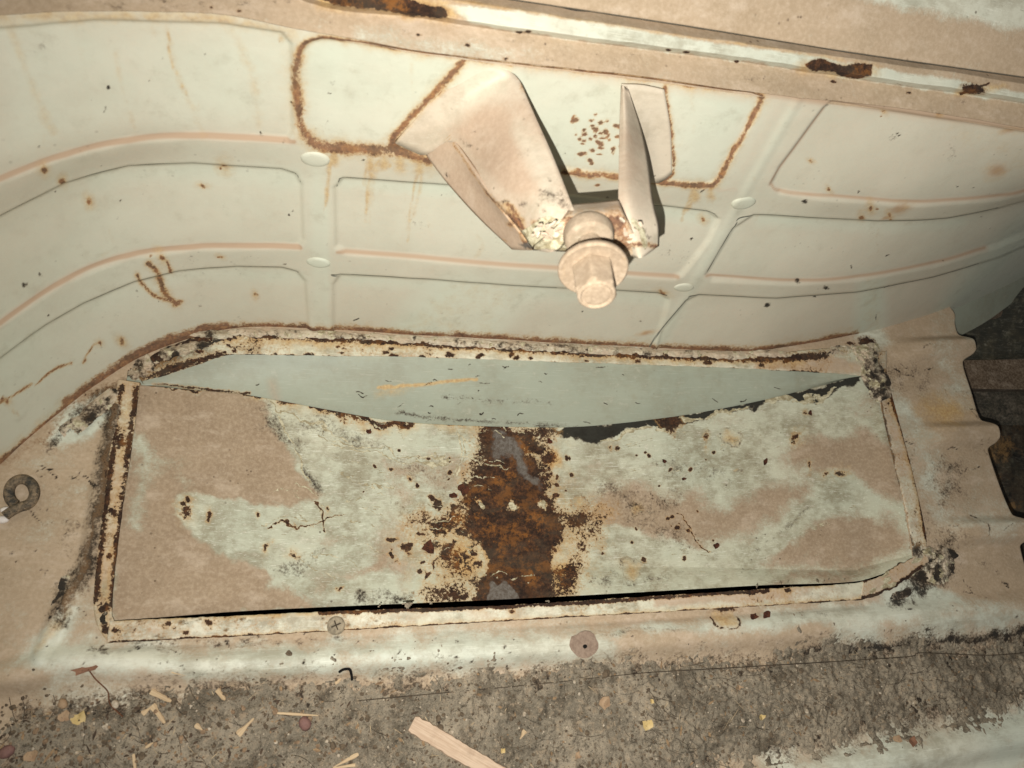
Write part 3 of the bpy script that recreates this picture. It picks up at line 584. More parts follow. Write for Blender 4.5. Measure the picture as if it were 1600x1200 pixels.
tc([(214, 690), (230, 740), (220, 820)], 16, .55); tc([(260, 720), (300, 770)], 20, .35)
core = [(752, 664), (748, 700), (742, 740), (737, 772), (725, 795), (722, 830), (740, 850), (748, 862), (748, 885), (740, 905), (745, 925), (740, 948), (868, 945), (866, 905), (860, 872), (868, 840), (872, 810), (864, 790), (858, 760), (856, 715), (826, 700), (822, 686), (850, 678), (868, 668)]
tm.poly('rust', core, 11, 1.1)
for x, y, rx, ry, a in ((690, 815, 40, 22, .62), (715, 880, 40, 34, .58), (690, 870, 26, 30, .5), (700, 930, 40, 16, .68), (885, 900, 30, 30, .78), (900, 815, 34, 22, .62), (840, 690, 20, 10, .95), (860, 705, 14, 12, .8), (655, 805, 16, 12, .6), (672, 850, 18, 20, .55), (940, 800, 26, 14, .42), (905, 855, 34, 20, .45)): tm.blob('rust', x, y, rx, ry, amp=a*1.13)
for x, y, rx, ry in ((830, 690, 16, 12), (795, 745, 22, 16), (868, 708, 14, 14), (722, 878, 24, 26), (880, 900, 26, 24), (828, 900, 12, 16), (700, 820, 26, 14), (770, 860, 16, 30), (760, 800, 26, 40), (820, 820, 30, 20)): tm.blob('stain', x, y, rx, ry, amp=1.3)
tm.poly('stain', [(640, 790), (730, 770), (760, 660), (880, 665), (880, 780), (940, 800), (920, 940), (660, 945), (630, 860)], 30, .62)
tm.poly('rust', [(752, 855), (768, 880), (765, 895), (752, 905), (742, 900)], 4, .9, sub=True); tm.poly('rust', [(860, 850), (890, 862), (880, 875), (860, 880)], 5, .8, sub=True)
tm.poly('bare', [(765, 675), (808, 680), (822, 700), (835, 730), (852, 745), (850, 765), (820, 745), (800, 712), (766, 712)], 9, .85); tm.poly('bare', [(775, 908), (800, 905), (812, 920), (812, 940), (768, 940)], 4, 1.)
tm.blob('grime', 790, 730, 26, 10, amp=.7); tm.blob('rust', 790, 740, 30, 24, amp=.95)
for x, y, rx, ry in ((755, 785, 8, 9), (806, 789, 10, 11), (848, 788, 6, 13), (733, 866, 4, 8)): tm.blob('chip', x, y, rx*.62, ry*.62, 10, .95); tm.blob('rust', x, y, rx*.7, ry*.7, sub=True, amp=.6)
tar = [(868, 664), (960, 658), (1060, 647), (1180, 626), (1280, 602), (1345, 584), (1345, 596), (1300, 609), (1240, 622), (1180, 635), (1120, 646), (1064, 664), (1040, 672), (1000, 668), (960, 674), (938, 690), (916, 688), (902, 676)]
tm.poly('grime', tar, 5, 1.9)
tm.poly('rust', [(1025, 655), (1070, 648), (1060, 668), (1045, 682), (1035, 668)], 4, 1.1)
for i in range(26): 
    x = random.uniform(1050, 1310); y = np.interp(x, [1050, 1180, 1280, 1320], [658, 632, 610, 600])+random.gauss(3, 2.5); tm.blob('chip', x, y, random.uniform(4, 12), random.uniform(1.5, 3.2), -12, 1.25)
for i in range(12): x = random.uniform(940, 1060); tm.blob('chip', x, np.interp(x, [940, 1000, 1060], [689, 672, 668])+random.gauss(2, 2), 9, 2, -8, 1.1)
tm.stroke('rust', [(395, 620), (500, 638), (600, 656), (700, 664), (760, 667)], 4.5, 1.1); tm.stroke('stain', [(395, 622), (500, 642), (600, 660), (760, 674)], 12, .6)
tm.stroke('rust', [(230, 605), (390, 619)], 1.8, .8); tm.blob('rust', 520, 648, 16, 6, 8, 1.05)
for p, w in (([(428, 822), (480, 824), (500, 816), (520, 810), (545, 802)], .8), ([(486, 796), (498, 806), (506, 830)], 1.2), ([(1060, 800), (1115, 856)], 1)): tm.stroke('rust', p, w, 1.05); tm.stroke('stain', p, w*3, .4)
for x, y, r in ((302, 787, 6), (293, 800, 9), (333, 802, 4.5), (404, 806, 3), (424, 854, 5), (463, 876, 6), (525, 920, 4), (510, 800, 4), (1245, 685, 8), (1313, 745, 9), (1268, 640, 5), (620, 845, 7), (1108, 690, 5), (640, 745, 4), (1290, 745, 5), (1260, 735, 4), (955, 698, 3)): tm.blob('rust', x, y, r, r*.8, amp=.85); tm.blob('grime', x, y, r*1.3, amp=.5); tm.blob('stain', x, y, r*2.2, amp=.5)
for i in range(55):
    x, y = random.uniform(560, 1120), random.uniform(700, 900); r = random.uniform(1.2, 3.4)*(1.4 if abs(x-790) < 170 else 1); tm.blob('rust', x, y, r, r*random.uniform(.5, 1), random.uniform(0, 180), 1.25, warp=False)
for i in range(44):
    x, y = random.gauss(700, 34), random.gauss(840, 45); tm.blob('rust', x, y, random.uniform(3, 8), random.uniform(3, 7), amp=1.1)
for x, y, rx, ry in ((1147, 683, 14, 13), (983, 883, 19, 14), (1157, 734, 6, 5), (1000, 790, 11, 9), (905, 790, 14, 10)):
    tm.blob('stain', x, y, rx*.8, ry*.8, amp=.75)
    tt = np.linspace(0, 2*np.pi, 22); tm.stroke('grime', np.column_stack([x+rx*.9*np.cos(tt), y+ry*.9*np.sin(tt)]), 2.2, .55, smooth=False); tm.blob('grime', x, y, rx*.8, ry*.8, amp=.32)
for p, w, a in (([(950, 770), (1010, 790), (1060, 780)], 22, .5), ([(960, 900), (1010, 905), (1080, 903)], 8, .45), ([(620, 785), (660, 790)], 16, .4), ([(470, 665), (560, 690)], 22, .45), ([(410, 650), (440, 680), (470, 700)], 14, .6), ([(480, 740), (495, 770)], 8, .7), ([(560, 690), (700, 750)], 20, .42), ([(1040, 720), (1120, 740)], 26, .42),
                ([(1180, 860), (1260, 800)], 6, .45), ([(1070, 840), (980, 800)], 20, .45), ([(500, 860), (460, 895), (430, 890)], 10, .5), ([(640, 925), (560, 935)], 10, .6), ([(880, 912), (960, 915)], 6, .5)): tm.stroke('grime', p, w, a)
for i in range(90):                                  # long pale wipes and scratches
    x, y = random.uniform(410, 760), random.uniform(640, 900); l = random.uniform(20, 90); a = random.gauss(.25, .25)
    p = [(x, y), (x+l*.5, y+l*.5*a-2), (x+l, y+l*a)]; tm.stroke('chip', p, random.uniform(.7, 1.2), random.uniform(.35, .8))
for i in range(46):
    x, y = random.choice(((500, 700), (620, 720), (560, 840), (960, 730), (1100, 700), (1200, 860), (980, 860))); x += random.gauss(0, 50); y += random.gauss(0, 24); l = random.uniform(40, 150); a = random.gauss(.16 if x < 760 else -.25, .12)
    for q_ in range(3): tm.stroke('chip', [(x, y+q_*3.5), (x+l*.5, y+l*.5*a-3+q_*3.2), (x+l*random.uniform(.7, 1), y+l*a+q_*3)], random.uniform(.6, 1.1), random.uniform(.3, .55), warp=False)
for p in ([(520, 700), (600, 712), (680, 722), (745, 726)], [(500, 690), (590, 702), (690, 716)], [(430, 650), (462, 700), (485, 760)], [(720, 690), (722, 760)], [(712, 680), (716, 745)], [(400, 630), (450, 650), (540, 690)]): tm.stroke('chip', p, 1.4, .95)
tray = link('tray_sheet', grid_mesh('tray_sheet', V, None, tm.get()), MT, well); flip_up(tray.data)
for (x, y) in ((792, 727), (802, 884)):               # two round holes: dark plugs with a raised rim
    i = np.argmin(np.hypot(TPX[..., 0]-x, TPX[..., 1]-y)); p = V.reshape(-1, 3)[i]; bm = bmesh.new()
    bmesh.ops.create_cone(bm, cap_ends=True, segments=20, radius1=.0031, radius2=.0031, depth=.002, matrix=Matrix.Translation(Vector(p)+Vector((0, 0, -.0005)))); me = bpy.data.meshes.new('rivet'); bm.to_mesh(me); bm.free()
    setatt(me, rust=1., dust=.0, bare=0); link('rivet', me, MT, well)

# skin behind the tray
SKT = [(185, 592), (240, 586), (300, 568), (360, 549), (500, 551), (600, 553), (800, 558), (1060, 567), (1280, 577), (1395, 584)]
a_ = at_z(samp(SKT), -.004); b_ = A+np.array([0, .0012, 0]); b_[:, 2] -= .0
rowsS = [a_+[0, 0, .004]]+[a_*(1-t)+b_*t+np.array([0, -.004*math.sin(math.pi*t), 0]) for t in np.linspace(0, 1.0, 90)]
ext = b_-a_; rowsS += [b_+ext*t+[0, 0, -.02*t] for t in (.1, .4, .8)]
V = np.array(rowsS); sm_ = Map(to_px(V), 3, 120); f = sm_.f
f['dust'] += .05+(fbm(sm_.P0, 120, 6, 3)-.5)*.3
sm_.stroke('stain', [(590, 605), (650, 602), (745, 592)], 2.6, 1.15); sm_.stroke('stain', [(585, 615), (640, 606)], 8, .5)
for i in range(42):
    x, y = random.uniform(300, 1300), random.uniform(565, 660); a = random.gauss(.05, .35); l = abs(random.gauss(2, 8))+2
    sm_.stroke('grime', [(x, y), (x+l*.5, y+l*.5*a+random.gauss(0, 1)), (x+l, y+l*a)], random.uniform(.5, 1.), 1.1)
sm_.stroke('grime', [(620, 645), (700, 655), (900, 668)], 4, .6); sm_.stroke('grime', [(690, 620), (800, 628), (860, 630)], 5, .45); sm_.stroke('dust', [(425, 600), (432, 622)], 8, .7); sm_.stroke('rust', [(240, 600), (390, 614)], 2.5, .6)
skin = link('wheel_arch_skin', grid_mesh('wheel_arch_skin', V, None, sm_.get()), MS, label='smooth grey green curved skin seen in the gap behind the sunken tray', cat='panel'); flip_up(skin.data)

# flanges: thick folded strips round the opening
def strip(name, top, bot, z=.0032, n=260, k=16, thick=.004, paint=None, seed=0, mat=None, par=well, rag=1.2, curl=0.):
    def ev(K):
        q = spl(K, 10); d = np.r_[0, np.cumsum(np.hypot(*np.diff(q, axis=0).T))]; s = np.linspace(0, d[-1], n)
        return np.column_stack([np.interp(s, d, q[:, 0]), np.interp(s, d, q[:, 1])])
    a, b = ev(top), ev(bot); R_ = []
    nz = lambda q, sd: (fbm(q, 9, sd, 3)-.5)[:, None]*2*rag*np.array([.6, 1.])
    a = a+nz(a, seed+1); b = b+nz(b, seed+2)
    R_.append(at_z(a, -thick)); 
    for t in np.linspace(0, 1, k):
        zz = z+curl*t - .0007*(2*t-1)**8 + (fbm(a*(1-t)+b*t, 30, seed, 3)-.5)*.0014; R_.append(at_z(a*(1-t)+b*t, zz))
    R_.append(at_z(b, -thick)); V = np.array(R_)
    # end caps
    V = np.concatenate([V[:, :1]-[0, 0, .006], V, V[:, -1:]-[0, 0, .006]], 1)
    mp = Map(to_px(V), 2.5, seed+200); mp.f['dust'] += .42+(fbm(mp.P0, 40, seed, 4)-.5)*.8; mp.f['rust'] += .16+(fbm(mp.P0, 60, seed+9, 4)-.5)*.6; mp.f['stain'] += .12
    if paint: paint(mp)
    o = link(name, grid_mesh(name, V, None, mp.get()), mat or MFL, par); flip_up(o.data); return o
def pf(m):
    m.f['dust'] -= .12
    m.stroke('rust', [(500, 957), (640, 953), (800, 947), (950, 939), (1060, 931), (1200, 922)], 3.2, 1.05); m.stroke('stain', [(180, 970), (500, 958), (800, 940), (1300, 914)], 5, .6)
    m.stroke('rust', [(170, 1004), (400, 993), (540, 985), (765, 972), (1060, 956), (1348, 938)], 1.8, 1.); m.stroke('stain', [(300, 998), (540, 985), (765, 972), (1060, 955), (1348, 936)], 6, .6)
    for x, y, r in ((325, 972, 6), (262, 975, 5), (180, 985, 6), (800, 955, 4), (1230, 922, 5), (1108, 925, 4), (750, 947, 6), (290, 990, 4), (560, 958, 5)): m.blob('rust', x, y, r, r*.7, amp=.95); m.blob('stain', x, y, r*2.2, amp=.6)
    for i in range(26): m.blob('grime', random.uniform(180, 600), random.uniform(965, 1000), 7, 2.5, -10, .75)
    m.poly('dust', [(1020, 925), (1240, 915), (1240, 940), (1020, 950)], 8, .8)
strip('front_flange', [(172, 970), (350, 963), (520, 955), (640, 951), (800, 945), (1040, 930), (1200, 920), (1300, 914), (1352, 909)], [(166, 1005), (340, 996), (540, 985), (800, 970), (1060, 955), (1240, 944), (1348, 937)], paint=pf, seed=3, n=500)
def pl_(m):
    m.f['grime'] += .26; m.f['stain'] += .28; m.f['dust'] += .1
    m.stroke('rust', [(190, 605), (184, 640), (172, 740), (158, 850), (148, 940)], 5.5, .82); m.stroke('grime', [(186, 610), (184, 640), (172, 740), (158, 850)], 7, .75)
    m.stroke('rust', [(214, 605), (202, 690), (188, 820), (180, 880), (176, 950)], 6.5, .78); m.stroke('stain', [(200, 620), (185, 760), (172, 900), (168, 970)], 12, .6)
    for x, y, r in ((188, 690, 14), (183, 685, 8), (210, 640, 8), (165, 950, 10), (168, 985, 9), (178, 910, 5), (175, 800, 8), (190, 780, 5), (172, 870, 5)): m.blob('rust', x, y, r, r*1.1, amp=.9); m.blob('grime', x, y, r, amp=.7)
strip('left_flange', [(184, 592), (177, 650), (165, 760), (153, 860), (146, 940), (152, 978), (168, 1003)], [(219, 598), (206, 700), (191, 800), (179, 900), (175, 955), (177, 966), (180, 974)], z=.0028, paint=pl_, seed=11, n=300)
def pr2(m):
    m.f['chip'] += .2; m.f['dust'] -= .25; m.f['stain'] += .12
    m.stroke('rust', [(220, 576), (260, 548), (310, 530), (360, 522)], 10, .95); m.stroke('rust', [(230, 590), (260, 580), (300, 566), (340, 552)], 7, .75); m.stroke('grime', [(220, 590), (260, 560), (320, 540)], 12, .8)
    m.stroke('rust', [(350, 521), (500, 528), (640, 536), (800, 545), (1000, 555), (1180, 561), (1290, 556)], 5, .86); m.stroke('stain', [(350, 530), (640, 540), (1000, 558), (1250, 566)], 9, .7)
    m.stroke('rust', [(240, 592), (300, 572), (360, 555), (600, 560), (800, 565), (1060, 574), (1280, 582)], 1.3, .8)
    for i in range(44): x = random.uniform(300, 1290); m.blob('rust', x, np.interp(x, [300, 380, 800, 1290], [555, 543, 556, 572])+random.gauss(0, 6), random.uniform(2.5, 6), random.uniform(2, 4), amp=1.)
    m.poly('dust', [(1180, 560), (1300, 556), (1370, 580), (1290, 585), (1180, 578)], 8, .95); m.poly('chip', [(1180, 560), (1300, 556), (1370, 580), (1290, 585), (1180, 578)], 8, 1, sub=True)
strip('rear_flange', [(208, 578), (240, 553), (300, 528), (345, 518), (400, 517), (500, 521), (640, 529), (800, 538), (1000, 548), (1120, 553), (1200, 553), (1260, 547), (1320, 543), (1372, 560)],
      [(222, 596), (250, 589), (300, 573), (350, 556), (380, 554), (500, 556), (640, 558), (800, 563), (1000, 570), (1120, 574), (1200, 578), (1260, 581), (1320, 585), (1366, 590)], z=.0042, paint=pr2, seed=23, n=560, k=26, thick=.006)
def pri(m):
    m.f['dust'] += .1
    m.stroke('rust', [(1392, 615), (1404, 655), (1420, 710), (1436, 770), (1448, 845)], 2.2, 1.); m.stroke('grime', [(1372, 605), (1388, 680), (1404, 760), (1425, 850)], 2.2, .95); m.stroke('stain', [(1392, 615), (1420, 710), (1448, 845)], 7, .7)
    for x, y, r in ((1386, 685, 7), (1372, 590, 14), (1366, 570, 12), (1390, 700, 4), (1430, 860, 9), (1380, 612, 7)): m.blob('grime', x, y, r, r*1.2, amp=1.1)
    m.blob('rust', 1360, 556, 14, 9, amp=1.1)
strip('right_flange', [(1340, 556), (1362, 585), (1372, 620), (1386, 680), (1400, 740), (1416, 800), (1424, 850), (1426, 872)], [(1386, 548), (1386, 585), (1393, 615), (1408, 670), (1424, 730), (1438, 790), (1448, 845), (1446, 872)], z=.003, paint=pri, seed=31, n=260)
def pc(m): 
    m.f['stain'] += .12; m.f['dust'] += .25
    m.stroke('rust', [(1348, 934), (1362, 932), (1382, 925), (1400, 915), (1440, 885)], 3, 1.05); m.stroke('rust', [(1350, 908), (1400, 882), (1440, 862)], 2.5, .8)
    for i in range(16): m.blob('chip', random.uniform(1355, 1440), random.uniform(865, 930), 6, 3, -30, 1.2)
strip('corner_flange', [(1350, 908), (1372, 901), (1398, 886), (1424, 872), (1446, 856)], [(1346, 937), (1368, 931), (1392, 920), (1420, 902), (1452, 878)], z=.0036, paint=pc, seed=37, n=110, rag=4)
def crust(cx, cy, rx, ry, ang, h, seed, dark, z0=.002, chipv=.5):
    g = np.linspace(-1, 1, 70); A_, B_ = np.meshgrid(g, g); a = math.radians(ang)
    px = np.stack([cx+A_*rx*math.cos(a)-B_*ry*math.sin(a), cy+A_*rx*math.sin(a)+B_*ry*math.cos(a)], -1)
    rr = np.hypot(A_, B_)+(fbm(px, 22, seed, 4)-.5)*1.3; nz_ = fbm(px, 9, seed+5, 4)
    z = z0+h*np.clip(1.05-rr, -.6, 1)*(.35+1.3*nz_)+np.abs(fbm(px, 14, seed+8, 3)-.5)*-h*1.4
    V = at_z(px, z.ravel()).reshape(70, 70, 3); keep = (rr < 1.0)[:-1, :-1] & (rr < 1.0)[1:, 1:]
    m = Map(px, 2, seed); k_ = fbm(m.P0, 12, seed+3, 4); m.f['grime'] += dark+(k_-.5)*1.8; m.f['chip'] += np.clip(chipv+(fbm(m.P0, 10, seed+11, 4)-.5)*2.6, 0, 1.2)*(k_ < .52); m.f['dust'] += .55; m.f['rust'] += .08
    o = link('sealant_crust', grid_mesh('sealant_crust', V, keep, m.get()), MFL, well); flip_up(o.data); return o
crust(1366, 586, 20, 42, -22, .0055, 701, .65, .004); crust(1352, 549, 26, 15, 4, .006, 702, .35, .003, .2); crust(1300, 549, 30, 9, -6, .005, 703, .3, .003, .35)
crust(1470, 884, 30, 30, 20, .007, 704, .8, .000, .1); crust(1452, 866, 24, 12, 50, .008, 705, .5, .002, .6); crust(1408, 930, 18, 10, -20, .002, 706, .7, .0005, .2)
crust(222, 578, 26, 18, -30, .007, 707, .6, .003, .1); crust(290, 545, 60, 12, -17, .006, 708, .6, .003, .15); crust(150, 640, 66, 14, -38, .004, 709, .45, .001, .5); crust(162, 968, 11, 26, 0, .005, 710, .7, .001, .3); crust(102, 930, 16, 34, 20, .003, 711, .8, .0, .1)
for i, x in enumerate(range(330, 1260, 62)):
    y = np.interp(x, [330, 380, 500, 800, 1120, 1260], [519, 517, 520, 537, 553, 546]); crust(x, y+3, 44, 7, 3, .0036, 720+i, .22, .004, .25)
# black sheets below the tray: deep shade of the front gap put into colour
def quad(name, P4, mat, par=None, **k):
    me = pymesh(name, P4, [(0, 1, 2, 3)], False); return link(name, me, mat, par, **k)
a = at_z([(150, 1060), (1420, 985), (1400, 640), (140, 640)], -.13); quad('gap_shade_floor', a, M_black, well)
x0, x1 = a[:, 0].min(), a[:, 0].max(); y0, y1 = a[:, 1].min(), a[:, 1].max()
bm = bmesh.new()
bmesh.ops.create_cube(bm, size=1, matrix=Matrix.Translation(((x0+x1)/2, (y0+y1)/2+.02, -.13))@Matrix.Diagonal((x1-x0, y1-y0+.05, .2, 1)))
for fc in [fc for fc in bm.faces if fc.normal.z > .5]: bm.faces.remove(fc)
me = bpy.data.meshes.new('gap_shade_box'); bm.to_mesh(me); bm.free()
link('gap_shade_box', me, M_black, well)

# ------------------------------------------------------------------ 5. space beyond the right edge
def slab(name, P4, z, t, mat, **k):
    a = at_z(P4, z); V = [tuple(p) for p in a]+[(p[0], p[1], z-t) for p in a]
    return link(name, pymesh(name, V, [(0, 1, 2, 3), (4, 7, 6, 5), (0, 4, 5, 1), (1, 5, 6, 2), (2, 6, 7, 3), (3, 7, 4, 0)], False), mat, **k)
def bg_sheet(name, cs, mat, seed, dust, grime, lab, cat=None, kind=None, ruf=.0):
    V = loft(cs, 160, 40); V[..., 2] += (fbm(to_px(V), 50, seed, 4)-.5)*ruf
    m = Map(to_px(V), 4, seed); m.f['dust'] += dust; m.f['grime'] += grime+(fbm(m.P0, 40, seed, 4)-.5)*.8*(grime > 0)
    m.f['rust'] += np.clip((fbm(m.P0, 50, seed+5, 4)-.45)*1.4, 0, 1)*(ruf > .01)
    o = link(name, grid_mesh(name, V, None, m.get()), mat, label=lab, cat=cat, kind=kind); flip_up(o.data); return o
MD1 = worn_metal('shaded_primer', (48, 49, 42), (54, 53, 45), (41, 38, 31), (48, 43, 35), speck=.3, scr=.1)  # this and the next two are darkened to paint in lamp falloff
MD2 = worn_metal('shaded_dirty_well', (26, 24, 20), (36, 32, 26), (38, 32, 25), (31, 27, 22), speck=.6, scr=.1, rk=.5, sk=.3)
MD3 = worn_metal('shaded_dusty_member', (82, 67, 52), (88, 72, 56), (76, 61, 46), (86, 69, 52), speck=.3, scr=.1)
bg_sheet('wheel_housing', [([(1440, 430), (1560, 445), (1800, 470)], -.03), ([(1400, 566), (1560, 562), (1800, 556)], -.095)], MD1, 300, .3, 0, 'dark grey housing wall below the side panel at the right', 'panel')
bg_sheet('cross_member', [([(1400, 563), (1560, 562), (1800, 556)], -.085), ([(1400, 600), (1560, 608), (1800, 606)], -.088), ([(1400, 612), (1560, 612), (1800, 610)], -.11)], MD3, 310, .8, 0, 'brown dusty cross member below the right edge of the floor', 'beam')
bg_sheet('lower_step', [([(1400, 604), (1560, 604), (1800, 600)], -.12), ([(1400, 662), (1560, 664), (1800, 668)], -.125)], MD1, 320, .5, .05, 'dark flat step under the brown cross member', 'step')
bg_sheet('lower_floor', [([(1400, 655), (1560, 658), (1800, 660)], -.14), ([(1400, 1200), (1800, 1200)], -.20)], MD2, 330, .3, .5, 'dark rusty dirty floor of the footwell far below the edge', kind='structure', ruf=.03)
# lower wall strip that carries on past the floor's end
bg_sheet('sill_strip', [([(1478, 478), (1530, 457), (1610, 422), (1720, 372)], -.004), ([(1490, 530), (1540, 503), (1610, 455), (1720, 400)], -.045)], MS, 340, .15, 0, 'narrow green grey sill strip under the side panel at the right edge', 'strip')
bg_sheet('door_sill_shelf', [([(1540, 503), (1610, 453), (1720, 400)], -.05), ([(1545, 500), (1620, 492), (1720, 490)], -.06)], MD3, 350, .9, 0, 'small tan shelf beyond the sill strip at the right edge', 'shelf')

# ------------------------------------------------------------------ 6. bracket with its bolt
brk = link('spare_wheel_bracket', None, label='dusty beige forked steel bracket with a large bolt projecting from the side panel', cat='bracket')
brk.location = Vector(at_w([(850, 150)], 0)[0]); BI = Matrix.Translation(-brk.location)
def bl(P, e): return at_w([P], e)[0]
def patch(name, gridpts, sub=8, thick=.0024, mat=MB, par=brk, bev=0., **attrs):
    """gridpts: rows of ((x, y), e). Bicubic-ish surface through them, made solid."""
    G = np.array([[bl(p, e) for p, e in r] for r in gridpts])
    rows_ = np.array([spl(r, sub) for r in G]); V = np.array([spl(rows_[:, j], sub) for j in range(rows_.shape[1])]).transpose(1, 0, 2)
    me = grid_mesh(name, V, None, None); flip_up(me)
    px = to_px(V); m = Map(px, 2, 400+len(name)); m.f['dust'] += .55+(fbm(px.reshape(-1, 2), 60, 5, 4)-.5)*.9
    if 'fn' in attrs: attrs['fn'](m)
    for k, v in m.get().items(): me.attributes.new(k, 'FLOAT', 'POINT').data.foreach_set('value', v.astype(np.float32))
    me.transform(BI)
    o = link(name, me, mat, par); s_ = o.modifiers.new('s', 'SOLIDIFY'); s_.thickness = thick; s_.offset = -1
    return o
def fnL(m):
    m.poly('dust', [(600, 230), (720, 90), (815, 100), (770, 150), (700, 190), (690, 215), (640, 245)], 16, 1.1, sub=True)
    m.stroke('stain', [(728, 98), (690, 138), (650, 180), (612, 222)], 7, .7); m.stroke('rust', [(728, 98), (690, 138), (650, 180), (612, 222)], 2.5, .85)
    m.stroke('dust', [(706, 215), (760, 292), (800, 335), (830, 380)], 4, 0)
    m.poly('dust', [(708, 205), (750, 170), (790, 160), (850, 300), (800, 310)], 26, 1.25); m.poly('dust', [(800, 200), (850, 230), (890, 320), (850, 330)], 20, .6, sub=True)
    m.stroke('rust', [(795, 320), (812, 350), (832, 385)], 4, .9); m.stroke('stain', [(790, 320), (812, 350), (832, 385)], 8, .7)
    for i in range(40): m.blob('grime', random.uniform(670, 890), random.uniform(110, 390), random.uniform(1.2, 2.4), amp=random.uniform(.5, .9))
    for i in range(14): m.blob('grime', random.uniform(700, 880), random.uniform(150, 380), random.uniform(8, 22), random.uniform(4, 9), random.uniform(30, 80), random.uniform(.25, .42))
    m.stroke('rust', [(805, 112), (860, 222), (892, 305)], 1.6, .62); m.stroke('rust', [(700, 213), (760, 300), (806, 352)], 2, .55); m.stroke('grime', [(850, 300), (890, 330), (880, 380)], 12, .5)
    for i in range(26): m.blob('rust', random.gauss(820, 18), random.gauss(368, 16), random.uniform(2, 5), random.uniform(1.5, 4), amp=.9)
    for i in range(26): m.blob('grime', random.gauss(860, 30), random.gauss(345, 25), 4, 3, amp=.9)
    m.poly('chip', [(815, 362), (850, 340), (885, 345), (885, 388), (835, 388)], 5, 1.3)
    m.poly('bare', [(812, 382), (830, 378), (880, 386), (880, 392), (806, 391)], 3, .9)
ef = .125
patch('left_leg', [[((618, 224), .0028), ((668, 166), .0022), ((729, 102), .0022)],
                   [((642, 236), .0024), ((694, 160), .0028), ((768, 104), .0026)],
                   [((666, 242), .0040), ((722, 164), .0060), ((796, 112), .0040)],
                   [((700, 222), .0110), ((750, 178), .018), ((810, 124), .011)],
                   [((720, 246), .026), ((770, 208), .036), ((824, 156), .028)],
                   [((760, 300), .070), ((815, 270), .082), ((858, 230), .068)],
                   [((806, 352), .105), ((852, 330), .118), ((886, 300), .108)],
                   [((832, 390), .122), ((868, 391), .138), ((900, 340), .130)]], fn=fnL, thick=.0034)
def fnS(m): fnL(m); m.f['dust'] += .25
patch('side_plate', [[((664, 240), .001), ((684, 222), .004), ((704, 210), .006)],
                   [((695, 282), .026), ((720, 270), .036), ((738, 262), .046)],
                   [((745, 338), .060), ((770, 330), .076), ((782, 326), .088)],
                   [((800, 390), .098), ((818, 391), .112), ((834, 391), .1225)]], fn=fnS)
def fnF(m): 
    m.f['dust'] -= .5
    m.stroke('stain', [(728, 98), (690, 138), (650, 180), (612, 222)], 8, .7); m.stroke('rust', [(728, 98), (690, 138), (650, 180), (612, 222)], 2.5, .85); m.stroke('rust', [(664, 240), (690, 216)], 1.6, 1.)
patch('mounting_plate', [[((972, 132), .003), ((1004, 134), .003), ((1038, 141), .003)],
                   [((988, 205), .010), ((1018, 210), .003), ((1048, 205), .003)],
                   [((1010, 285), .006), ((1032, 285), .003), ((1050, 272), .003)]], fn=lambda m: m.f.__setitem__('dust', m.f['dust']-.35), thick=.0018)
def fnR(m):
    m.f['dust'] -= .1
    m.stroke('rust', [(985, 380), (1030, 385)], 4, .8); m.stroke('chip', [(990, 345), (1002, 360), (1008, 385)], 4, 1.3)
    for i in range(10): m.blob('grime', random.gauss(1000, 14), random.gauss(370, 14), 4, 3, amp=.9)
patch('right_leg', [[((970, 134), .003), ((974, 134), .006), ((982, 140), .008)],
                   [((968, 190), .030), ((980, 192), .034), ((1002, 202), .022)],
                   [((967, 250), .068), ((982, 255), .072), ((1012, 250), .056)],
                   [((966, 312), .108), ((986, 318), .114), ((1020, 310), .098)],
                   [((968, 352), .126), ((992, 362), .132), ((1030, 352), .118)],
                   [((988, 402), .134), ((1004, 402), .138), ((1030, 384), .124)]], fn=fnR, thick=.0042)
def fnE(m):
    m.f['dust'] -= .05
    m.poly('rust', [(875, 335), (980, 325), (1000, 400), (880, 392)], 14, .62)
    m.poly('chip', [(835, 372), (878, 365), (885, 392), (835, 392)], 4, 1.2); m.stroke('rust', [(800, 391), (885, 391)], 2.5, 1.)
patch('end_plate', [[((893, 319), .112), ((930, 316), .112), ((967, 312), .112)],
                   [((880, 340), .130), ((930, 334), .133), ((975, 332), .128)],
                   [((856, 372), .134), ((930, 365), .137), ((990, 366), .134)],
                   [((832, 391), .125), ((930, 396), .135), ((992, 402), .134)]], fn=fnE, thick=.003)
def ngon_stack(rings, seg, p0, ax, up, closed=True):
    z = Vector(ax).normalized(); x = Vector(up).cross(z).normalized(); y = z.cross(x); V = []; Fc = []
    for (d, r, sg) in rings:
        for i in range(seg):
            t = 2*math.pi*i/seg
            if sg: a = math.pi/sg; rr = r*math.cos(a)/math.cos((t % (2*a))-a)*1.0; rr = min(rr, r*.99)
            else: rr = r
            V.append(Vector(p0)+z*d+x*rr*math.cos(t)+y*rr*math.sin(t))
    for k in range(len(rings)-1):
        for i in range(seg): Fc.append((k*seg+i, k*seg+(i+1) % seg, (k+1)*seg+(i+1) % seg, (k+1)*seg+i))
    Fc.append(tuple(range(seg))[::-1]); Fc.append(tuple((len(rings)-1)*seg+i for i in range(seg)))
    return V, Fc
b0 = bl((919, 363), .137); b1 = bl((931, 453), .184); ax = b1-b0; Lb = np.linalg.norm(ax); ax /= Lb
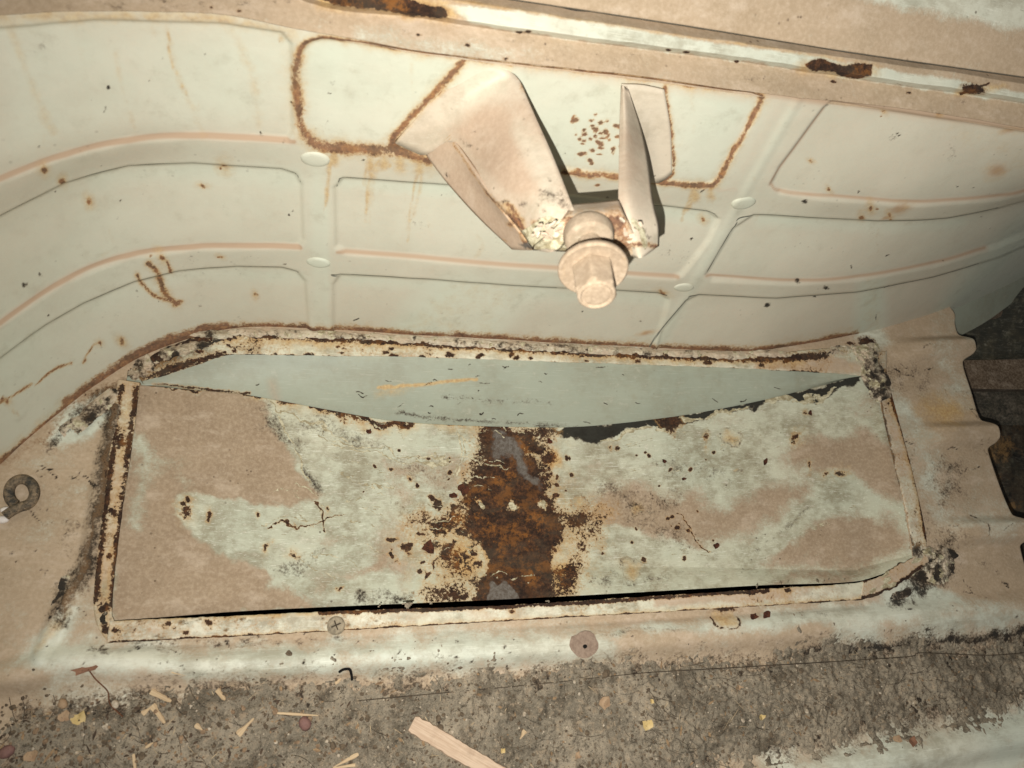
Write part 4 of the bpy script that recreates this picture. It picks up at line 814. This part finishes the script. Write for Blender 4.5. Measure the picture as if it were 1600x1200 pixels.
def bolt_part(name, rings, par, dust, seg=72, sm=False, rust=.06):
    V, Fc = ngon_stack(rings, seg, b0, ax, (0, 0, 1)); me = pymesh(name, V, Fc, False); me.transform(BI)
    bm = bmesh.new(); bm.from_mesh(me); bmesh.ops.recalc_face_normals(bm, faces=bm.faces); bm.to_mesh(me); bm.free()
    n_ = len(me.vertices); co = np.array([v.co[:] for v in me.vertices]); nz_ = vn(co[:, :2]*1000, 4, 7)
    setatt(me, dust=dust+nz_*.4, rust=nz_*rust)
    try: me.shade_auto_smooth
    except AttributeError: pass
    o = link(name, me, MBT, par); e = o.modifiers.new('b', 'BEVEL'); e.width = .0006; e.segments = 2; e.limit_method = 'ANGLE'; e.angle_limit = math.radians(28)
    me.polygons.foreach_set('use_smooth', [name != 'nut' and len(p.vertices) == 4 for p in me.polygons])
    if name != 'nut': o.modifiers.new('w', 'WEIGHTED_NORMAL')
    return o
bolt = bolt_part('bolt', [(-.002, .0070, 0), (.030, .0070, 0), (Lb*.93, .0062, 0)], brk, .5)
bolt_part('collar', [(-.001, .0146, 0), (.003, .0150, 0), (.0072, .0140, 0), (.0086, .0120, 0), (.0086, .0075, 0)], bolt, .45)
bolt_part('washer', [(.0275, .0060, 0), (.0275, .0175, 0), (.0290, .0196, 0), (.0315, .0200, 0), (.0328, .0188, 0), (.0318, .0165, 0), (.0312, .0100, 0)], bolt, .8, rust=.12)
bolt_part('nut', [(.0305, .0118, 6), (.0320, .0124, 6), (.0490, .0122, 6), (.0518, .0106, 0), (.0528, .0090, 0), (.0512, .0080, 0), (.0518, .0070, 0)], bolt, .62)
# flakes of old white sealant round the collar
def flake(px, e, r, th=.0012, mat=MB, par=None, name='flake', asp=1., ang=None, nrm=None, tilt=.5, lab=None):
    p = bl(px, e) if par is brk else None
for i in range(26):
    side_ = i % 3
    x, y = (random.gauss(858, 16), random.gauss(368, 11)) if side_ < 2 else (random.gauss(982, 9), random.gauss(362, 14))
    r = random.uniform(.0014, .0036); k_ = random.randint(5, 7); p = Vector(bl((x, y), .1345 if side_ < 2 else .1335)); rot = Matrix.Rotation(random.uniform(0, 6.28), 4, Vector((0, -1, .2)))@Matrix.Rotation(random.uniform(-.7, .7), 4, 'X')@Matrix.Rotation(math.radians(90), 4, 'X')
    bm = bmesh.new(); vs = [bm.verts.new((r*random.uniform(.6, 1.2)*math.cos(6.283*j/k_), r*random.uniform(.35, .8)*math.sin(6.283*j/k_), random.uniform(0, .0006))) for j in range(k_)]
    fc = bm.faces.new(vs); ex_ = bmesh.ops.extrude_face_region(bm, geom=[fc]); bmesh.ops.translate(bm, verts=[v for v in ex_['geom'] if isinstance(v, bmesh.types.BMVert)], vec=(0, 0, .0012)); bmesh.ops.recalc_face_normals(bm, faces=bm.faces)
    bmesh.ops.transform(bm, matrix=BI@Matrix.Translation(p)@rot, verts=bm.verts); me = bpy.data.meshes.new('sealant_flake'); bm.to_mesh(me); bm.free(); setatt(me, dust=random.choice((.3, .5, .7)), chip=random.choice((.1, .3))); link('sealant_flake', me, MB, brk)

# ------------------------------------------------------------------ 7. small things lying about
def tube(name, pts, rad, mat, seg=10, caps=True, **k):
    pts = [Vector(p) for p in pts]; V = []; Fc = []; n_ = len(pts)
    for i, p in enumerate(pts):
        d = (pts[min(i+1, n_-1)]-pts[max(i-1, 0)]).normalized(); a = d.cross(Vector((.1, .2, 1))).normalized(); b = d.cross(a); r = rad[i] if hasattr(rad, '__len__') else rad
        for j in range(seg): t = 2*math.pi*j/seg; V.append(p+a*r*math.cos(t)+b*r*math.sin(t))
    for i in range(n_-1):
        for j in range(seg): Fc.append((i*seg+j, i*seg+(j+1) % seg, (i+1)*seg+(j+1) % seg, (i+1)*seg+j))
    Fc.append(tuple(range(seg))[::-1]); Fc.append(tuple((n_-1)*seg+j for j in range(seg)))
    me = pymesh(name, V, Fc); return link(name, me, mat, **k)
def fp(x, y, dz=0.):                                  # a pixel's place on the real floor surface
    z = 0.
    for _ in range(3): p = at_z([(x, y)], z)[0]; z = floor_z(p[0], p[1])+dz
    return at_z([(x, y)], z)[0]
M_hook = simple('hook_metal', (60, 58, 52), (146, 126, 100), 130, .7, .8, cc=(34, 32, 30))
tt = np.linspace(math.radians(115), math.radians(-215), 40)
hk = [fp(33+17*math.cos(t), 770-17*math.sin(t)*.95, .0042+.0035*(i/39.)) for i, t in enumerate(tt[::-1])]
hk = [fp(8, 806, .006), fp(18, 799, .006), fp(30, 793, .0055)]+[fp(34+20*math.cos(t), 770-21*math.sin(t)*1.0, .0045) for t in np.linspace(math.radians(-75), math.radians(240), 40)]
tube('eye_hook', spl(hk, 3), .0039, M_hook, 14, label='curled dark worn steel eye hook lying on the floor at the left edge', cat='hook')
M_wax = simple('pale_tip', (216, 206, 196), (232, 224, 214), 90, .5)
for j, (x, y, r) in enumerate(((3, 812, .0034), (10, 797, .003))):
    bm = bmesh.new(); bmesh.ops.create_uvsphere(bm, u_segments=16, v_segments=10, radius=r, matrix=Matrix.Translation(Vector(fp(x, y, .003)))@Matrix.Diagonal((1.5, .9, .8, 1))); me = bpy.data.meshes.new('paint_blob'); bm.to_mesh(me); bm.free()
    for p in me.polygons: p.use_smooth = True
    link('paint_blob', me, M_wax, label=('glossy white blob lowest beside the eye hook end' if j == 0 else 'small white blob just above the eye hook end'), cat='blob')

# dirt lying in the front channel
DX = np.arange(-.24, .75, .0012); DY = np.arange(-.165, .075, .0012)
GX, GY = np.meshgrid(DX, DY); iy = np.clip(((GY-YS[0])/.0015).astype(int), 0, len(YS)-1); jx = np.clip(((GX+.34)/(xe[iy]+.34)*(nx-1)).astype(int), 0, nx-1)
base = FZ[iy, jx]; PX = to_px(np.stack([GX, GY, base], -1)); dmap = Map(PX, 6, 500)
dirt_poly = DIRT
sdv = dmap.sd(dirt_poly, np.arange(len(dmap.P)), dmap.P).reshape(GX.shape)
W2 = np.stack([GX, GY], -1)
th = np.clip(-sdv/60, -1, 1)*.0040+(fbm(W2, .008, 3, 5)-.5)*.0060+(fbm(W2, .0028, 23, 3)-.5)*.0034+(fbm(W2, .05, 7, 3)-.5)*.005-.0006
th += np.clip(fbm(W2, .004, 13, 3)-.55, 0, 1)*.006
dv = np.stack([GX, GY, base+th], -1)
inside = (GX < xe[iy]-.002) & (th > -.0025)
keep = inside[:-1, :-1] & inside[1:, 1:]
t = NT('dirt'); n1 = t.noise(16, 6, .7); n2 = t.noise(160, 6, .72, off=2); n3 = t.noise(900, 3, .6, off=6); nd = t.noise(45, 5, .7, off=9)
c = t.mix(t.step(n1, .38, .62), L((153, 141, 121)), L((122, 113, 97))); c = t.mix(t.mth('MULTIPLY', t.step(nd, .48, .66), .85), c, L((88, 79, 66)))
c = t.mix(t.mth('MULTIPLY', t.step(n2, .52, .66), .6), c, L((164, 144, 118))); c = t.mix(t.mth('MULTIPLY', t.step(n2, .46, .34), .6), c, L((54, 48, 40)))
fib = t.noise(70, 2, .5, ((1, 9, 9), (0, 0, 1.0)), off=3, dist=1.6); c = t.mix(t.mth('MULTIPLY', t.step(fib, .66, .70), .5), c, L((58, 50, 41)))
c = t.mix(t.mth('MULTIPLY', t.step(n3, .6, .72), .8), c, L((188, 168, 142))); c = t.mix(t.mth('MULTIPLY', t.step(n3, .42, .34), .7), c, L((40, 34, 28)))
t.l(c, t.b.inputs['Base Color']); t.b.inputs['Roughness'].default_value = .95; t.b.inputs['Specular IOR Level'].default_value = .1
t.l(t.bump(t.mth('ADD', n2, t.mth('MULTIPLY', n3, .35)), .9, .0022), t.b.inputs['Normal']); M_dirt = t.m
dirt = link('loose_dirt', grid_mesh('loose_dirt', dv, keep, None), M_dirt, kind='stuff', label='crumbly brown dirt and dust lying in the front floor channel', cat='dirt'); flip_up(dirt.data)
def dz(x, y): 
    i = int(np.clip((y-DY[0])/.0012, 0, len(DY)-1)); j = int(np.clip((x-DX[0])/.0012, 0, len(DX)-1)); return max(base[i, j]+th[i, j], base[i, j])
def dp(x, y, up=0.):
    z = 0.
    for _ in range(3): p = at_z([(x, y)], z)[0]; z = (dz(p[0], p[1]) if p[1] < DY[-1] else floor_z(p[0], p[1]))+up
    return at_z([(x, y)], z)[0]
# crumbs, fibres: joined
def scatter(name, n, mat, size, region, lab, flat=.6, elong=1.):
    V = []; Fc = []; ico = bmesh.new(); bmesh.ops.create_icosphere(ico, subdivisions=1, radius=1); iv = [v.co.copy() for v in ico.verts]; fi = [[v.index for v in f_.verts] for f_ in ico.faces]; ico.free()
    k_ = 0
    while k_ < n:
        x, y = region(); q = dp(x, y)
        r = size*random.lognormvariate(0, .45); R_ = Matrix.Rotation(random.uniform(0, 6.3), 3, 'Z')@Matrix.Rotation(random.uniform(-.5, .5), 3, 'X'); o = len(V); sx = random.uniform(.7, 1.3)*elong
        for v in iv:
            w = Vector((v.x*sx*random.uniform(.75, 1.2), v.y*random.uniform(.75, 1.2), v.z*flat*random.uniform(.7, 1.2)))*r; V.append(Vector(q)+R_@w+Vector((0, 0, r*flat*.4)))
        Fc += [[o+i for i in f_] for f_ in fi]; k_ += 1
    return link(name, pymesh(name, V, Fc, False), mat, kind='stuff', label=lab, cat=name.replace('_', ' '))
def reg_dirt():
    while True:
        x = random.uniform(-10, 1610); y = random.uniform(1020, 1230); l = 1100-x*.062
        if y > l-4-random.expovariate(.09) and not (x > 1150 and y > 1330-x*.14): return x, y
M_cr1 = simple('soil_crumb', (116, 100, 80), (84, 72, 58), 300, .95, .8); M_cr2 = simple('pale_grit', (196, 182, 160), (150, 134, 112), 300, .8, .5); M_cr3 = simple('tan_bit', (150, 124, 96), (112, 92, 72), 200, .9); M_fib = simple('fibre', (52, 44, 36), (84, 72, 58), 80, .9)
scatter('soil_crumbs', 2400, M_cr1, .00085, reg_dirt, 'dark soil crumbs scattered over the dirt in the front channel'); 
scatter('pale_grit', 420, M_cr2, .0007, reg_dirt, 'tiny pale grit grains and chips scattered in the brown dirt')
def reg_left():
    while True:
        x = random.gauss(230, 210); y = random.gauss(1150, 50)
        if -5 < x < 700 and 1085 < y < 1225: return x, y
scatter('gravel_bits', 130, M_cr3, .0012, reg_left, 'slightly larger grey and tan bits in the dirt at the lower left')
V = []; Fc = []
for i in range(520):                                    # fibres and hairs
    x, y = reg_dirt(); x = x if random.random() < .35 else random.uniform(1000, 1600); y = max(y, 1040-(x-1000)*.05)
    if x > 1150 and y > 1310-x*.14: continue
    a = random.gauss(.9, .6); l = random.uniform(8, 42); c_ = random.gauss(0, .5); w = random.uniform(.00010, .00022); q = []
    for s_ in np.linspace(0, 1, 7): q.append(Vector(dp(x+l*s_*math.cos(a+c_*s_), y+l*s_*math.sin(a+c_*s_), .0006)))
    o = len(V)
    for j, p in enumerate(q):
        d = (q[min(j+1, 6)]-q[max(j-1, 0)]).normalized(); s2 = d.cross(Vector((0, 0, 1))).normalized()*w; V += [p+s2, p-s2, p+Vector((0, 0, w*1.6))]
    for j in range(6):
        for e_ in range(3): b_2 = o+j*3; Fc.append((b_2+e_, b_2+(e_+1) % 3, b_2+3+(e_+1) % 3, b_2+3+e_))
link('fibres', pymesh('fibres', V, Fc), M_fib, kind='stuff', label='fine dark hairs and plant fibres matted in the dirt', cat='fibres')

def litter(name, n, mat, lab, l0, w0, reg):
    V = []; Fc = []
    for i in range(n):
        x, y = reg(); p = Vector(dp(x, y, .0012)); L_ = l0*random.lognormvariate(0, .5); w = w0*random.uniform(.5, 1.4); a = random.uniform(0, 6.3); d = Vector((math.cos(a), math.sin(a), random.gauss(0, .15))); q = Vector((-math.sin(a), math.cos(a), random.gauss(0, .2))); o = len(V)
        V += [p-d*L_, p-d*L_*.3+q*w, p+d*L_*.8+q*w*.5, p+d*L_, p+d*L_*.4-q*w, p-d*L_*.5-q*w*.7]; V += [v+Vector((0, 0, .0003)) for v in V[o:o+6]]
        Fc.append(tuple(range(o+6, o+12))); Fc.append(tuple(range(o+5, o-1, -1))); Fc += [(o+k, o+(k+1) % 6, o+6+(k+1) % 6, o+6+k) for k in range(6)]
    return link(name, pymesh(name, V, Fc, False), mat, kind='stuff', label=lab, cat=name.replace('_', ' '))
litter('leaf_litter', 170, simple('litter_tan', (150, 124, 92), (112, 90, 68), 150, .9), 'small tan crumbled leaf bits mixed through the brown dirt', .0016, .0009, reg_dirt)
litter('straw_litter', 120, simple('litter_straw', (178, 158, 126), (146, 126, 98), 150, .9), 'thin pale straw bits mixed through the brown dirt', .0026, .00028, reg_dirt)
litter('bark_litter', 110, simple('litter_bark', (60, 50, 41), (84, 68, 54), 150, .95), 'dark bark fragments mixed through the brown dirt', .0019, .0008, reg_left)
# wood chips
def wood_mat(name, a, b):
    t = NT(name); w = t.noise(60, 4, .6, ((1, 1, 1), (0, 0, 0)), off=1); st = t.n('ShaderNodeTexNoise'); st.inputs['Scale'].default_value = 30
    mp = t.n('ShaderNodeMapping'); t.l(t.co, mp.inputs[0]); mp.inputs['Scale'].default_value = (1.5, 26, 10); t.l(mp.outputs[0], st.inputs['Vector']); st.inputs['Detail'].default_value = 5
    c = t.mix(t.step(st.outputs['Fac'], .35, .65), L(a), L(b)); c = t.mix(t.mth('MULTIPLY', t.step(w, .55, .75), .4), c, L((130, 104, 80)))
    t.l(c, t.b.inputs['Base Color']); t.b.inputs['Roughness'].default_value = .85; t.l(t.bump(st.outputs['Fac'], .7, .0008), t.b.inputs['Normal']); return t.m
M_wood = wood_mat('splintered_wood', (180, 154, 128), (196, 172, 146)); M_wood2 = wood_mat('pale_straw', (192, 168, 132), (172, 146, 112))
def chip(a, b, wpx, th_, lab, mat, name='wood_splinter', cat='splinter', grp=None, rag=.25, seg=14):
    pa, pb = Vector(dp(*a, .001)), Vector(dp(*b, .001)); d = pb-pa; Ln = d.length; ctr = (pa+pb)/2; x = d.normalized(); z = Vector((0, 0, 1)); y = z.cross(x).normalized(); z = x.cross(y)
    w = wpx*.00058; V = []; Fc = []
    for i in range(seg+1):
        u = i/seg; e_ = min(1, (u+.05)*14)**.5*min(1, (1.05-u)*14)**.5
        if seg < 12: e_ = e_*(1-.7*u**1.6)*(1+.25*math.sin(u*5+Ln*900))
        o1 = w/2*(e_*(1+random.gauss(0, rag*.25))); o2 = w/2*(e_*(1+random.gauss(0, rag*.25))); xx = (u-.5)*Ln
        for yy, zz in ((-o1, 0), (-o1*.9, th_), (o2*.9, th_*random.uniform(.85, 1.05)), (o2, 0)): V.append((xx, yy, zz))
    for i in range(seg):
        for j in range(4): Fc.append((i*4+j, i*4+(j+1) % 4, i*4+4+(j+1) % 4, i*4+4+j))
    Fc += [(3, 2, 1, 0), tuple(seg*4+j for j in range(4))]
    me = pymesh(name, V, Fc, False); o = link(name, me, mat, label=lab, cat=cat, group=grp); o.matrix_world = Matrix.Translation(ctr)@Matrix((x, y, z)).transposed().to_4x4()
    bm = bmesh.new(); bm.from_mesh(me); bmesh.ops.recalc_face_normals(bm, faces=bm.faces); bm.to_mesh(me); bm.free(); return o
chip((643, 1130), (800, 1222), 25, .0030, 'large flat splintered wooden stick cut by the bottom edge of the picture', M_wood, name='wood_stick', cat='stick', seg=30, rag=.18)
for a, b, w, lab in (((372, 1148), (397, 1122), 8, 'short pale splinter standing alone left of centre in the dirt'), ((238, 1102), (258, 1130), 10, 'pale splinter lower one of the crossed pair at the left'), ((236, 1080), (268, 1096), 10, 'upper broad splinter of the crossed group at the left'),
                     ((222, 1116), (238, 1104), 6, 'small tan splinter touching the left of the crossed group'), ((524, 1068), (533, 1060), 5, 'tiny yellow splinter below the black curled twig'), ((430, 1114), (497, 1118), 4, 'thin grey straw lying level at the lower left'),
                     ((555, 1195), (520, 1200), 5, 'grey twig piece at the bottom edge left of the stick'), ((228, 1168), (240, 1160), 4, 'very small straw near the bottom left'), ((340, 1078), (352, 1094), 9, 'broad tan sliver beside the dirt edge at left'), ((209, 1178), (212, 1205), 5, 'upright straw piece cut off at the bottom left'),
                     ((305, 1132), (316, 1140), 6, 'small yellow chip under the crossed splinters'), ((268, 1050), (330, 1062), 3, 'faint thin straw at the upper edge of the dirt on the left'), ((820, 1142), (812, 1155), 6, 'brown chip right of the wooden stick'), ((560, 1178), (520, 1199), 5, 'long grey straw meeting the bottom edge left of the stick')):
    chip(a, b, w, .0012, lab, M_wood2 if w < 11 else M_wood, grp='splinters in the dirt', seg=8)
# leaves
def leaf_mat(n_, a, b): return simple(n_, a, b, 120, .7, .4, cc=tuple(int(v*.8) for v in a))
M_yel = leaf_mat('yellow_leaf', (186, 160, 104), (196, 172, 122)); M_orl = leaf_mat('tan_leaf', (164, 138, 108), (150, 122, 94)); M_brl = leaf_mat('brown_leaf', (136, 98, 74), (116, 82, 62)); M_mau = leaf_mat('mauve_pebble', (128, 96, 86), (112, 82, 76))
def flat_bit(name, x, y, rpx, asp, ang, mat, lab, cat, pts=9, th_=.0006, curl=.0016, grp=None, up=.0012, jag=.4, surf=dp):
    p = Vector(surf(x, y, up)); r = rpx*.00058; V = [(0, 0, th_)]; Fc = []
    rr = [r*random.uniform(1-jag, 1+jag) for _ in range(pts)]
    for lay in (th_, 0.):
        for i in range(pts):
            t_ = 2*math.pi*i/pts; xx, yy = rr[i]*math.cos(t_), rr[i]*asp*math.sin(t_); V.append((xx, yy, lay+curl*(xx/r)**2))
    for i in range(pts): Fc.append((0, 1+i, 1+(i+1) % pts)); Fc.append((1+i, 1+pts+i, 1+pts+(i+1) % pts, 1+(i+1) % pts))
    Fc.append(tuple(1+pts+i for i in range(pts))[::-1])
    o = link(name, pymesh(name, V, Fc, False), mat, label=lab, cat=cat, group=grp)
    o.location = p; o.rotation_euler = (random.uniform(-.15, .15), random.uniform(-.15, .15), math.radians(ang)); return o
for a in ((1011, 1133, 8.5, .75, 10, M_yel, 'bright yellow leaf scrap at the lower middle right'), (944, 1100, 9, 1.1, 60, M_orl, 'tan curled leaf scrap left of the bright yellow one'), (124, 1124, 8, 1.3, 60, M_yel, 'yellowish leaf scrap in the dirt at the far left'),
          (785, 1173, 4, 1, 0, M_yel, 'tiny cream triangle of leaf by the stick'), (1018, 1096, 3, 1, 0, M_yel, 'tiny yellow crumb above the yellow leaf'), (902, 1181, 5, 1, 30, M_orl, 'small tan leaf scrap near the bottom edge'), (1401, 1155, 7, 1.1, 90, M_orl, 'orange tan leaf scrap by the lower right ridge'),
          (1425, 1158, 8, .9, 20, M_brl, 'brown leaf scrap just right of the orange tan one'), (1190, 1120, 5, .9, 20, M_yel, 'pale yellow seed at the right of the channel'), (132, 1046, 15, .35, 8, M_brl, 'reddish brown leaf lying on the front ridge at left'), (50, 1180, 7, 1, 20, M_orl, 'dull yellow leaf piece at the bottom left corner'), (100, 1120, 8, .8, 0, M_orl, 'pinkish tan flake beside the far left leaf'), (1154, 1074, 5, .8, 0, M_orl, 'small orange crumb right of the tan leaf')):
    flat_bit('leaf_scrap', *a[:6], a[6], 'leaf', grp='leaf scraps in the dirt')
def pebble(x, y, r, mat, lab, asp=.8):
    bm = bmesh.new(); bmesh.ops.create_icosphere(bm, subdivisions=2, radius=r*.00058); 
    for v in bm.verts: v.co *= random.uniform(.88, 1.1); v.co.z *= .6; v.co.y *= asp
    me = bpy.data.meshes.new('pebble'); bm.to_mesh(me); bm.free()
    for p in me.polygons: p.use_smooth = True
    o = link('pebble', me, mat, label=lab, cat='pebble', group='pebbles in the dirt'); o.location = Vector(dp(x, y, .0015)); o.rotation_euler.z = random.uniform(0, 3)
pebble(476, 1130, 10, M_mau, 'round mauve pebble or seed right of the short pale splinter'); pebble(180, 1100, 6, M_cr2, 'grey pebble at the left of the splinters'); pebble(98, 1100, 7, M_orl, 'tan pebble near the far left of the dirt'); pebble(520, 1165, 5, M_cr1, 'dark small pebble below the mauve one'); pebble(10, 1175, 10, M_mau, 'dark purple pebble at the bottom left corner')
# rust flakes lying on the painted surfaces
tv = V
TV = np.array(rowsB); 
def tp(x, y, up=0.):
    i = np.argmin(np.hypot(TPX[..., 0]-x, TPX[..., 1]-y)); p = tray_co[i].copy(); p[2] += up; return p
tray_co = np.zeros(len(tray.data.vertices)*3, np.float32); tray.data.vertices.foreach_get('co', tray_co); tray_co = tray_co.reshape(-1, 3)
for a in ((724, 764, 10, .8, 20, 'larger dark rust flake left of the rust patch'), (709, 775, 6, .8, 0, 'small dark flake beside the larger one left of the rust patch'), (669, 855, 11, .95, 70, 'dark red brown flake lowest at the left of the rust patch'), (577, 675, 5, .9, 20, 'small black flake near the left rear of the tray'), (1038, 722, 5, .8, 0, 'dark speck flake right of the rust patch'), (1196, 722, 7, .5, 60, 'dark elongated flake on the right half of the tray'), (1266, 645, 6, .6, 60, 'dark brown flake near the right rear rim'), (1067, 748, 4, .8, 0, 'smallest dark flake near the middle right'), (1117, 853, 7, .7, 20, 'brown flake on dusty paint at lower right of tray'), (858, 690, 5, 1., 0, 'dark curl flake right at the head of the rust patch')):
    flat_bit('rust_flake', *a[:5], M_rust, a[5], 'flake', surf=tp, up=.0006, grp='rust flakes on the tray', curl=.0008)
for a in ((1197, 962, 10, .6, 60, 'larger dark flake on the pale front floor strip'), (1178, 963, 7, .7, 20, 'smaller dark flake left of its neighbour on the front floor strip')):
    flat_bit('rust_flake', *a[:5], M_rust, a[5], 'flake', surf=fp, up=.0006, grp='rust flakes on the floor', curl=.0008)
flat_bit('washer_scar', 912, 1007, 22, .85, 0, simple('scar_primer', (152, 132, 114), (132, 112, 96), 240, .95, .8), 'round dusty pink patch with a small hole on the front ridge', 'patch', pts=18, th_=.0004, curl=0, surf=fp, up=.0014, jag=.10)
flat_bit('floor_hole', 914, 1010, 3.4, .9, 0, M_black, 'tiny black hole in the round pink patch on the front ridge', 'hole', pts=12, th_=.0003, curl=0, surf=fp, up=.0022, jag=.05)
# screw in the front flange
p = at_z([(525, 977)], .0034)[0]; M_scr = simple('screw_zinc', (122, 112, 94), (160, 146, 122), 260, .75, .7)
scr = link('cross_head_screw', None, label='grey cross head screw in the front flange of the tray', cat='screw'); scr.location = Vector(p)
bm = bmesh.new(); bmesh.ops.create_cone(bm, cap_ends=True, segments=32, radius1=.0078, radius2=.0062, depth=.0016)
me = bpy.data.meshes.new('screw_head'); bm.to_mesh(me); bm.free(); hd = link('screw_head', me, M_scr, scr)
bm = bmesh.new()
for r_ in (20, 110): bmesh.ops.create_cube(bm, size=1, matrix=Matrix.Translation((0, 0, .00115))@Matrix.Rotation(math.radians(r_), 4, 'Z')@Matrix.Diagonal((.008, .0011, .0004*(1+r_/1000), 1)))
me = bpy.data.meshes.new('cross_slot'); bm.to_mesh(me); bm.free(); link('cross_slot', me, simple('slot_grime', (58, 50, 40), (78, 68, 54), 200, .9), scr)
# curled twig and thin stem
tube('curled_twig', spl([fp(530, 1050, .002), fp(537, 1046, .003), fp(546, 1046, .004), fp(549, 1054, .003), fp(550, 1062, .002)], 6), .0011, M_black, 8, label='small black curled twig on the front ridge above the dirt', cat='twig')
tube('dry_stem', spl([fp(138, 1046, .002), fp(150, 1062, .002), fp(168, 1080, .003), dp(172, 1100, .003), dp(192, 1120, .003)], 6), .00045, simple('stem', (112, 72, 48), (92, 60, 40), 60), 6, label='thin curved stem running from the brown leaf into the dirt', cat='stem')
tube('root_strand', spl([dp(1100, 1046, .003), dp(1200, 1040, .003), dp(1300, 1034, .004), dp(1420, 1026, .003), dp(1440, 1020, .003), dp(1540, 1024, .003), dp(1600, 1020, .003)], 8), .0004, M_fib, 6, label='long dark root strand running along the right of the channel', cat='root')
tube('root_strand', spl([dp(560, 1095, .002), dp(700, 1082, .002), dp(850, 1068, .002), dp(1000, 1052, .002), dp(1100, 1046, .002)], 8), .00035, M_fib, 6, label='long dark root strand running along the middle of the channel', cat='root')
